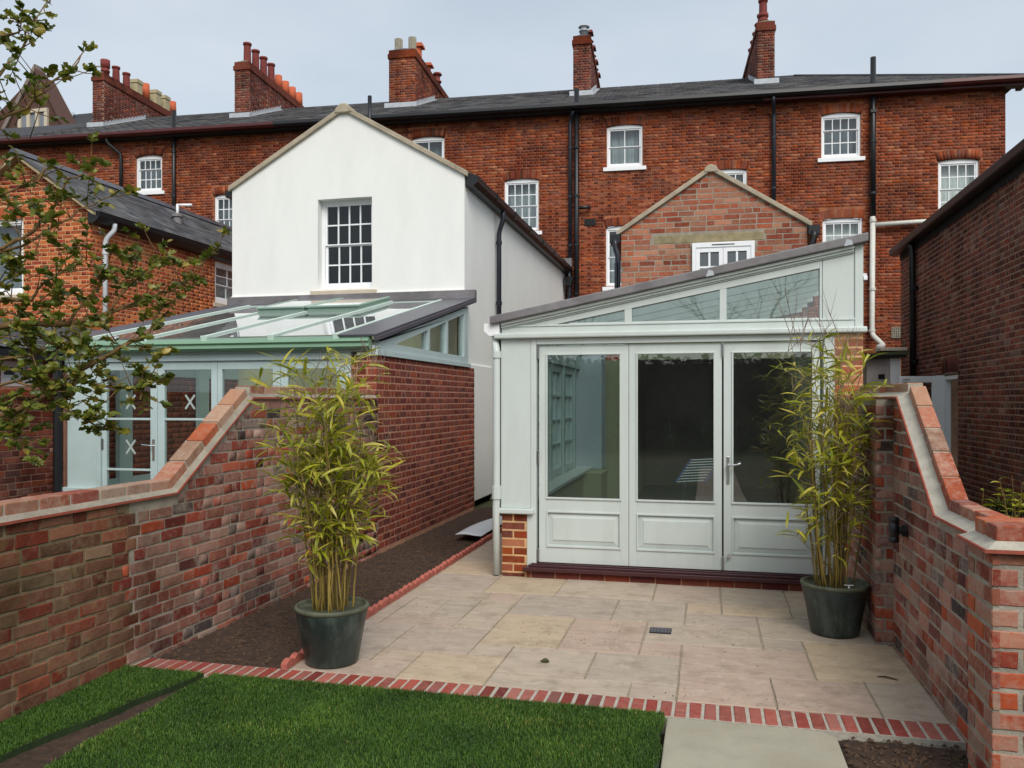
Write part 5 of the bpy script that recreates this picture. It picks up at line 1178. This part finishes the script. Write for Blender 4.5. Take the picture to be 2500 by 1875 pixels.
def frame_from(pos_, d, roll=0.):
    d = d.normalized(); x = d.cross(Z)
    if x.length < .05: x = Vector((1,0,0))
    x.normalize(); n = x.cross(d); m = Matrix.Identity(4)
    x2 = x*math.cos(roll)+n*math.sin(roll); n2 = n*math.cos(roll)-x*math.sin(roll)
    for r in range(3): m[r][0], m[r][1], m[r][2], m[r][3] = x2[r], d[r], n2[r], pos_[r]
    return m
mbam = leafmat('bamboo_leaf', [C(122,134,34), C(152,156,42), C(182,174,56), C(202,188,82), C(162,162,40), C(134,142,42), C(206,192,100)], .42, .35)
mstem = pm('bamboo_cane', C(138,118,58), .5, .25, 6); mstem2 = pm('bamboo_cane_dark', C(108,92,44), .5, .25, 6); mtw = pm('dry_bamboo_twig', C(126,112,100), .8, .2, 10)
mpot = pm('glazed_dark_green_pot', C(40,50,47), .4, .5, 4, .25, 40, dirt=C(84,94,86), dscale=6, damt=.8, stretch=(1.6,1.6,.5))
mrim = pm('mossy_rim', C(74,78,62), .7, .35, 14, .3, 50, dirt=C(110,112,92), dscale=9, damt=.6)
mpots = pm('potting_soil', C(64,50,36), 1, .4, 40, .8, 50)
BV = [blade(.062, .6), blade(.07, 1.0), blade(.058, 1.5), blade(.075, .3), blade(.066, 2.0), blade(.05, .9)]
def pot(x, y, label):
    t_ = thing('plant_pot', label, 'pot', (x, y, 0), 'dark glazed pots of bamboo')
    MB().lathe((x,y,.004), [(.150,0),(.158,.004),(.163,.02),(.195,.20),(.222,.325),(.221,.33),(.20,.33),(.19,.24)], 40).build('pot_body', mpot, t_, smooth=True)
    MB().lathe((x,y,.004), [(.2225,.326),(.228,.338),(.2275,.349),(.222,.355),(.212,.356),(.205,.349),(.201,.331)], 40).build('rim', mrim, t_, smooth=True)
    mb = MB(); rg = random.Random(2)
    for i in range(5):
        for k in range(20): q = 2*math.pi*k/20; r = .199*i/4; mb.v.append((x+r*math.cos(q), y+r*math.sin(q), .305+(rg.random()-.5)*.02))
    for i in range(4):
        for k in range(20): mb.f.append((i*20+k, i*20+(k+1) % 20, (i+1)*20+(k+1) % 20, (i+1)*20+k))
    mb.build('potting_soil', mpots, t_)
def bamboo(x, y, label, ncane, hmax, spread, nleaf, seed, bare, hleaf=(.35,1.), lw=1.):
    rg = random.Random(seed); random.seed(seed)
    t_ = thing('bamboo', label, 'bamboo', (x, y, .3), 'bamboo plants standing in pots')
    lv = Leaves(t_, 'leaf', BV, mbam, 300); tw = MB(); canes = []
    for k in range(ncane):
        q = rg.random()*2*math.pi; r = .13*math.sqrt(rg.random()); h = hmax*(.5+.5*rg.random()) if k > 3 else hmax*(.88+.12*rg.random())
        p0 = Vector((x+r*math.cos(q), y+r*math.sin(q), .29)); ln = Vector((math.cos(q), math.sin(q), 0))*spread*(.15+.85*rg.random())*(.35+r/.13*.65)
        pts = []; n = 12; bend = Vector((rg.gauss(0,.03), rg.gauss(0,.03), 0))
        for i in range(n+1):
            s_ = i/n; pts.append(p0+Z*(h*s_)+ln*(s_**1.6)+bend*math.sin(3*s_)+Vector((rg.gauss(0,.004), rg.gauss(0,.004), 0)))
        r0 = .0045+.003*rg.random(); cm = MB(); cm.tube(pts, [r0*(1-.75*i/n) for i in range(n+1)], 6)
        for i in range(1, n-1, 1):
            d = (pts[i+1]-pts[i]).normalized(); cm.tube([pts[i]-d*.003, pts[i]+d*.003], r0*(1-.75*i/n)*1.35, 6, cap=False)
        cm.build('cane', mstem if rg.random() < .65 else mstem2, t_, smooth=True); canes.append((pts, h))
    while len(lv.items) < nleaf:
        pts, h = rg.choice(canes); s_ = hleaf[0]+(hleaf[1]-hleaf[0])*rg.random()**.62; i = min(len(pts)-2, int(s_*(len(pts)-1))); p_ = pts[i].lerp(pts[i+1], rg.random())
        q = rg.random()*2*math.pi; up = .5+.8*rg.random(); d = Vector((math.cos(q), math.sin(q), up)).normalized(); L = (.08+.22*rg.random())*lw
        tip = p_+d*L+Vector((0,0,-.02)); md = p_.lerp(tip, .5)+Z*.012; tw.tube([p_, md, tip], [.0022,.0018,.001], 4, cap=False)
        for j_ in range(rg.randint(3, 6)):
            a = rg.random()*2*math.pi; base = p_.lerp(tip, .55+.45*rg.random()); dd = (Vector((math.cos(a), math.sin(a), rg.uniform(-.35,.7)))+d*.9).normalized()
            lv.add(frame_from(base, dd, rg.gauss(0,.5)), .085+.105*rg.random())
    tw.build('twigs', mtw, t_, kind='stuff'); bt = MB()
    for (z0, n, L) in bare:
        for k in range(n):
            pts, h = rg.choice(canes[:6]); p_ = pts[-1 if z0 is None else int(len(pts)*z0)-1]+Vector((rg.gauss(0,.05), rg.gauss(0,.05), -.12*rg.random()))
            d = Vector((rg.gauss(0,.38), rg.gauss(0,.3), 1)).normalized(); l = L*(.5+.5*rg.random()); bt.tube([p_, p_+d*l*.6, p_+d*l+Vector((rg.gauss(0,.015),0,0))], [.0028,.002,.0007], 4, cap=False)
            for j_ in range(2):
                e = p_+d*l*(.35+.4*rg.random()); d2 = (d+Vector((rg.gauss(0,.5),rg.gauss(0,.4),.1))).normalized(); bt.tube([e, e+d2*l*.4], [.0016,.0006], 4, cap=False)
    bt.build('bare_twigs', mtw, t_, kind='stuff'); lv.finish()
PL = (-2.265, 4.70); PR = (.855, 6.09)
pot(*PL, 'dark green pot standing on the brick edging beside the soil bed'); pot(*PR, 'dark green pot in the corner by the right garden wall')
bamboo(*PL, 'yellow-green leafy bamboo in the left pot by the soil bed', 44, 1.64, .28, 1900, 21, [(None, 22, .26), (.7, 14, .3)], hleaf=(.24,1.), lw=.9)
bamboo(*PR, 'taller sparse bamboo in the right pot against the doors', 34, 1.78, .23, 1250, 33, [(None, 26, .46), (.8, 10, .35)], hleaf=(.14,.97))
lb_ = MB().obox(Vector((.93,5.98,.36)), X_, Y_, Z, -.03, .03, -.006, .006, 0, .004); lo_ = lb_.build('plant_label', M['white']); tag(lo_, 'white plastic plant label stuck in the right pot', 'label')
MB().box(.925, .935, 5.976, 5.984, .29, .3601).build('stake', M['white'], lo_)
# holly reaching in from the left
mholly = leafmat('holly_leaf', [C(66,82,28), C(88,100,34), C(112,118,42), C(74,90,36), C(134,128,48), C(98,106,44), C(158,138,60)], .34, .28)
mhb = pm('holly_bark', C(112,86,50), .9, .3, 20)
def hleaf(spiny, seed):
    rg = random.Random(seed); n = 6; vs, fs = [], []
    for i in range(n+1):
        t_ = i/n; w_ = .30*math.sin(math.pi*min(1, t_*.95+.04))**.7
        if i == n: w_ = 0
        sp = (1.25 if i % 2 else .72) if spiny else 1
        zz = .10*math.sin(t_*5+seed)*(1 if spiny else .4)-.12*t_*t_
        e = (.06 if i % 2 else -.03)*(1 if spiny else 0)
        vs += [(-w_*sp, t_+e, zz+w_*.35+(.05 if spiny and i % 2 else 0)), (0, t_, zz), (w_*sp, t_+e, zz+w_*.35+(.05 if spiny and i % 2 else 0))]
    for i in range(n): b = 3*i; fs += [(b, b+1, b+4, b+3), (b+1, b+2, b+5, b+4)]
    return vs, fs
ht = thing('holly_tree', 'holly tree reaching over the left garden wall from the left edge', 'tree', (-5.0, 3.97, 0))
hv = Leaves(ht, 'leaf', [hleaf(True, k) for k in range(4)]+[hleaf(False, k) for k in range(2)], mholly, 300)
tk = MB(); tk.tube([(-5.0,3.97,-.05), (-4.98,3.95,.8), (-5.02,4.0,1.9), (-4.95,4.05,3.2), (-5.0,4.1,4.6), (-4.9,4.15,5.6)], [.10,.085,.075,.055,.035,.015], 10); tk.build('trunk', mhb, ht, smooth=True)
rg = random.Random(9)
BR = [[(-300,520,5),(-80,330,5.0),(40,255,5.1),(110,205,5.2),(165,165,5.3),(215,112,5.4)], [(-300,420,5),(-60,260,5.0),(0,180,5.1),(40,110,5.2),(75,60,5.2),(122,-8,5.3)],
 [(-300,250,5),(-80,110,5),(10,60,5.1),(60,10,5.2)], [(-300,640,5),(-80,520,5.0),(20,470,5.1),(90,430,5.2),(125,400,5.2)], [(-300,760,5),(-80,640,5.2),(20,600,5.2),(75,560,5.3),(120,500,5.4),(170,440,5.4),(228,440,5.5),(222,395,5.5)],
 [(-300,860,5),(-80,740,5.2),(50,730,5.2),(120,690,5.3),(190,640,5.4),(240,630,5.5)], [(-300,950,5),(-80,830,5.3),(60,795,5.4),(160,790,5.5),(260,770,5.7),(340,740,5.9),(395,715,6.0),(440,690,6.1),(520,612,6.3)],
 [(-300,1100,5),(-80,1030,5.2),(60,985,5.2),(180,915,5.3),(295,848,5.4),(350,810,5.5),(395,770,5.6),(408,735,5.6)], [(180,915,5.3),(240,935,5.3),(300,960,5.3),(345,950,5.4),(370,925,5.4)],
 [(-300,1120,5),(-80,1040,5.2),(30,1030,5.1),(60,1090,5.1),(95,1130,5.1)], [(150,925,5.3),(190,1000,5.2),(240,1050,5.2),(310,1055,5.2)], [(160,790,5.5),(230,700,5.6),(265,650,5.7),(280,600,5.7)],
 [(-80,640,5.2),(60,600,5.3),(160,560,5.4),(240,500,5.5),(285,470,5.5)], [(260,770,5.7),(330,700,5.8),(390,650,5.9),(395,625,5.9)], [(60,795,5.4),(150,850,5.3),(230,860,5.3)], [(-80,900,5.2),(20,880,5.2),(110,860,5.2),(190,850,5.2)], [(-80,960,5.2),(40,935,5.2),(120,960,5.1),(200,930,5.2),(210,890,5.2)]]
bm = MB(); tips = []
for bi, br in enumerate(BR):
    pts = [at(*q) for q in br]; pts = [p_+Vector((rg.gauss(0,.012), rg.gauss(0,.05), rg.gauss(0,.012))) if 0 < i < len(pts)-1 else p_ for i, p_ in enumerate(pts)]
    r0 = .016 if len(br) > 5 else .011
    if bi in (6, 7): r0 = .026
    sm = []
    for i in range(len(pts)-1):
        for k in range(3): sm.append(pts[i].lerp(pts[i+1], k/3)+Vector((rg.gauss(0,.006), rg.gauss(0,.006), rg.gauss(0,.006))))
    sm.append(pts[-1]); bm.tube(sm, [max(.0022, r0*(1-.9*i/len(sm))) for i in range(len(sm))], 6); dense = {6:.75,7:.7,11:.7,12:.6,13:.7}.get(bi, .9 if br[-1][1] > 640 else .45)
    tips.append((sm, dense))
def whorl(p_, d, n):
    for j_ in range(n):
        a = rg.random()*2*math.pi; dd = (Vector((math.cos(a), math.sin(a), rg.uniform(-.5,.6)))+d*.6).normalized(); hv.add(frame_from(p_-d*rg.random()*.06, dd, rg.gauss(0,.9)), .044+.032*rg.random())
for sm, dense in tips:
    n_tw = int(len(sm)*1.7*dense)+1; whorl(sm[-1], (sm[-1]-sm[-2]).normalized(), 6)
    for k in range(n_tw):
        i = rg.randrange(len(sm)//4, len(sm)-1); p_ = sm[i]; d = Vector((rg.gauss(.25,.6), rg.gauss(0,.6), rg.gauss(.25,.55))).normalized(); L = .08+.22*rg.random()
        e = p_+d*L; bm.tube([p_, p_.lerp(e, .5)+Vector((0,0,-.01)), e], [.004,.003,.0018], 5); whorl(e, d, rg.randint(4, 8))
        if dense > .85 and rg.random() < .6: whorl(p_.lerp(e, .5), d, 3)
    for k in range(int(len(sm)*1.0*dense)): i = rg.randrange(len(sm)//5, len(sm)-1); whorl(sm[i], (sm[i+1]-sm[i]).normalized(), 2)
for k in range(42):                      # inner twigs that fill the spray
    p_ = at(rg.uniform(-40,330)*(1 if k % 3 else .5), rg.uniform(590,900), rg.uniform(5.1,5.9)); d = Vector((rg.gauss(.3,.5), rg.gauss(0,.5), rg.gauss(.3,.4))).normalized(); L = .1+.2*rg.random()
    bm.tube([p_-d*L, p_-d*L*.4+Vector((0,0,-.01)), p_], [.004,.003,.0018], 5); whorl(p_, d, rg.randint(4, 7)); whorl(p_-d*L*.5, d, 2)
for k in range(22):
    p_ = at(rg.uniform(-40,120), rg.uniform(30,560), rg.uniform(5.0,5.5)); d = Vector((rg.gauss(.3,.5), rg.gauss(0,.4), rg.gauss(.4,.4))).normalized(); L = .12+.2*rg.random()
    bm.tube([p_-d*L, p_-d*L*.4+Vector((0,0,-.01)), p_], [.004,.003,.0018], 5); whorl(p_, d, rg.randint(3, 5))
bm.build('branches', mhb, ht, smooth=True); hv.finish()
# plants by the dark building
bp_ = thing('potted_grass', 'small black pot of grassy plant by the dark brick building', 'plant', (2.95, 9.25, 0))
MB().lathe((2.95,9.25,0), [(.12,0),(.15,.5),(.16,.55),(.14,.55),(.13,.5)], 20).build('pot', M['black'], bp_)
gb_ = Leaves(bp_, 'leaf', [blade(.03, .9), blade(.03, 1.5)], mholly, 60)
for k in range(120): a = rg.random()*6.28; gb_.add(frame_from(Vector((2.95+rg.gauss(0,.05), 9.25+rg.gauss(0,.05), .5)), Vector((math.cos(a)*.6, math.sin(a)*.6, .9)), rg.gauss(0,.3)), .14+.18*rg.random())
gb_.finish()
sb_ = thing('leafy_shrub', 'low leafy shrub behind the right garden wall at right edge', 'shrub', (2.6, 7.4, 0)); sv = Leaves(sb_, 'leaf', [blade(.16, .6), blade(.2, .9)], mbam, 80)
st_ = MB()
for k in range(26):
    p0 = Vector((2.6+rg.gauss(0,.16), 7.4+rg.gauss(0,.2), 0)); p1 = p0+Vector((rg.gauss(0,.1), rg.gauss(0,.1), .55+.45*rg.random())); st_.tube([p0, p1], [.006,.002], 5)
    for j_ in range(14): a = rg.random()*6.28; sv.add(frame_from(p0.lerp(p1, .4+.6*rg.random()), Vector((math.cos(a), math.sin(a), .5)), rg.gauss(0,.4)), .06+.05*rg.random())
st_.build('stems', mhb, sb_); sv.finish()

# ------------------------------------------------------------------ lawn
def lawn_mat():
    m, t, b = newmat('lawn_grass'); p = pos(t); a = t.nodes.new('ShaderNodeAttribute'); a.attribute_name = 'rnd'
    cc = nramp(t, a.outputs['Fac'], [(0, C(40,70,18)), (.4, C(55,88,23)), (.75, C(72,104,30)), (.93, C(96,118,44)), (1, C(146,138,76))])
    cc = nmix(t, 1., cc, nramp(t, nnoise(t, p, 2.2, 6, .6), [(.28, (.55,.6,.5)), (.5, (.95,.97,.9)), (.7, (1.45,1.3,1.2))]), 'MULTIPLY')
    t.links.new(cc, b.inputs['Base Color']); b.inputs['Roughness'].default_value = .55; b.inputs['Specular IOR Level'].default_value = .25; return m
mgrass = lawn_mat(); mturf = pm('turf_base', C(36,54,18), 1, .3, 12, .5, 60)
gap_r = lambda y: -2.815+.012*math.sin(y*9)
gap_l = lambda y: -2.885-(4.22-y)*.185+.012*math.sin(y*11)
def turf(name, xl, xr, y0, y1, dens, label, yb):
    mb = MB(); n = 40; rows = []
    for i in range(n+1):
        y = y0+(y1-y0)*i/n; rows.append((xl(y), xr(y), y))
    for i in range(n):
        a, b = rows[i], rows[i+1]; z = .022
        mb.quad((a[0],a[2],z), (a[1],a[2],z), (b[1],b[2],z), (b[0],b[2],z)); mb.quad((a[1],a[2],z), (a[1]-.004,a[2],-.03), (b[1]-.004,b[2],-.03), (b[1],b[2],z)); mb.quad((b[0],b[2],z), (b[0]+.004,b[2],-.03), (a[0]+.004,a[2],-.03), (a[0],a[2],z))
    b = rows[-1]; mb.quad((b[0],b[2],.022), (b[1],b[2],.022), (b[1],b[2],-.03), (b[0],b[2],-.03))
    lawn = tag(mb.build(name, mturf), kind='structure')
    wmax = max(r_[1]-r_[0] for r_ in rows); N_ = int(dens*wmax*(y1-yb))
    y = RNG.uniform(yb, y1, N_); l_ = np.array([xl(v) for v in y]); r_ = np.array([xr(v) for v in y]); x = l_+(r_-l_)*RNG.random(N_)
    patch = np.array([noise.noise((a*3.1, b*3.1, 0)) for a, b in zip(x, y)])
    h = (.009+.012*RNG.random(N_))*(1+.3*patch); a = RNG.random(N_)*6.283; ln = (.25+.6*RNG.random(N_))*h; w_ = .0008+.0009*RNG.random(N_)
    dx, dy = np.cos(a), np.sin(a); px, py = -dy*w_, dx*w_; z0 = np.full(N_, .02); co = np.empty((N_, 5, 3))
    co[:,0] = np.stack([x-px, y-py, z0], 1); co[:,1] = np.stack([x+px, y+py, z0], 1)
    co[:,2] = np.stack([x+px*.8+dx*ln*.35, y+py*.8+dy*ln*.35, z0+h*.6], 1); co[:,3] = np.stack([x-px*.8+dx*ln*.35, y-py*.8+dy*ln*.35, z0+h*.6], 1)
    co[:,4] = np.stack([x+dx*ln, y+dy*ln, z0+h], 1)
    me = bpy.data.meshes.new('grass'); me.vertices.add(N_*5); me.vertices.foreach_set('co', co.reshape(-1)); me.loops.add(N_*7)
    idx = np.array([0,1,2,3,3,2,4])[None]+np.arange(N_)[:, None]*5; me.loops.foreach_set('vertex_index', idx.reshape(-1)); me.polygons.add(N_*2)
    ls_ = np.stack([np.arange(N_)*7, np.arange(N_)*7+4], 1).reshape(-1); me.polygons.foreach_set('loop_start', ls_); me.update(calc_edges=True)
    at_ = me.attributes.new('rnd', 'FLOAT', 'FACE'); rn = np.clip(RNG.random(N_)*.93+.12*patch+(RNG.random(N_) > .985)*.4, 0, 1); at_.data.foreach_set('value', np.repeat(rn, 2)); me.materials.append(mgrass)
    o = bpy.data.objects.new('grass', me); col.objects.link(o); tag(o, label, 'grass', kind='stuff')
turf('lawn', gap_r, lambda y: -.215+.012*math.sin(y*17)+.006*math.sin(y*53), -6, 4.275, 48000, 'short green turf of the main lawn', 2.3)
turf('lawn', lambda y: -3.40, gap_l, -2, 4.275, 44000, 'narrow strip of turf along the left garden wall', 2.3)

# ------------------------------------------------------------------ what stands behind the camera and shows in the glass
mhedge = leafmat('hedge_leaf', [C(36,48,24), C(52,66,30), C(44,56,30), C(64,74,38)], .5, .15)
hd = thing('hedge', 'dark clipped hedge across the end of the garden', 'hedge', (0, -14, 0))
MB().box(-16, 16, -14.6, -13.6, -.1, 2.85).build('hedge_core', pm('hedge_core', C(44,50,34), 1, .4, 6, .8, 20), hd)
N_ = 9000; V, F, Rn = [], [], []
for k in range(N_):
    top = random.random() < .3; p_ = Vector((random.uniform(-16,16), -13.6+random.gauss(0,.07), random.uniform(0,2.95))) if not top else Vector((random.uniform(-16,16), random.uniform(-14.7,-13.5), 2.9+random.gauss(0,.09)))
    m_ = frame_from(p_, Vector((random.gauss(0,1), random.gauss(0,1), random.gauss(0,1)))); s_ = .09; b = len(V); V += [tuple(m_ @ Vector(q)) for q in ((-s_,0,0),(s_,0,0),(s_*.6,s_*2,0),(-s_*.6,s_*2,0))]; F.append((b,b+1,b+2,b+3)); Rn.append(random.random())
me = bpy.data.meshes.new('foliage'); me.from_pydata(V, [], F); me.update(); a = me.attributes.new('rnd', 'FLOAT', 'FACE'); a.data.foreach_set('value', Rn); o = link('foliage', me, mhedge, hd); o['kind'] = 'stuff'
def bare_tree(x, y, h, seed, label):
    rg = random.Random(seed); t_ = thing('bare_tree', label, 'tree', (x, y, 0), 'bare trees behind the hedge'); mb = MB(); tk = MB()
    def grow(p_, d, L, r, lev, m_):
        pts = [p_]; 
        for i in range(4): d = (d+Vector((rg.gauss(0,.12), rg.gauss(0,.12), .05))).normalized(); p_ = p_+d*L/4; pts.append(p_.copy())
        m_.tube(pts, [r*(1-.5*i/4) for i in range(5)], 6 if lev < 2 else 4, cap=False)
        if lev < 5:
            for k in range(3 if lev < 4 else 2): grow(pts[rg.choice((2,3,4))], (d+Vector((rg.gauss(0,.55), rg.gauss(0,.55), rg.gauss(.1,.3)))).normalized(), L*.68, r*.5, lev+1, mb)
    grow(Vector((x,y,-.1)), Vector((0,0,1)), h*.36, h*.022, 0, tk); tk.build('trunk', mhb, t_); mb.build('crown', mhb, t_)
bare_tree(-5.5, -19, 7.5, 3, 'tall bare tree behind the hedge left of the path'); bare_tree(1.5, -18, 8.5, 4, 'tallest bare tree behind the middle of the hedge'); bare_tree(6.5, -20, 8, 5, 'bare tree behind the right end of the hedge')
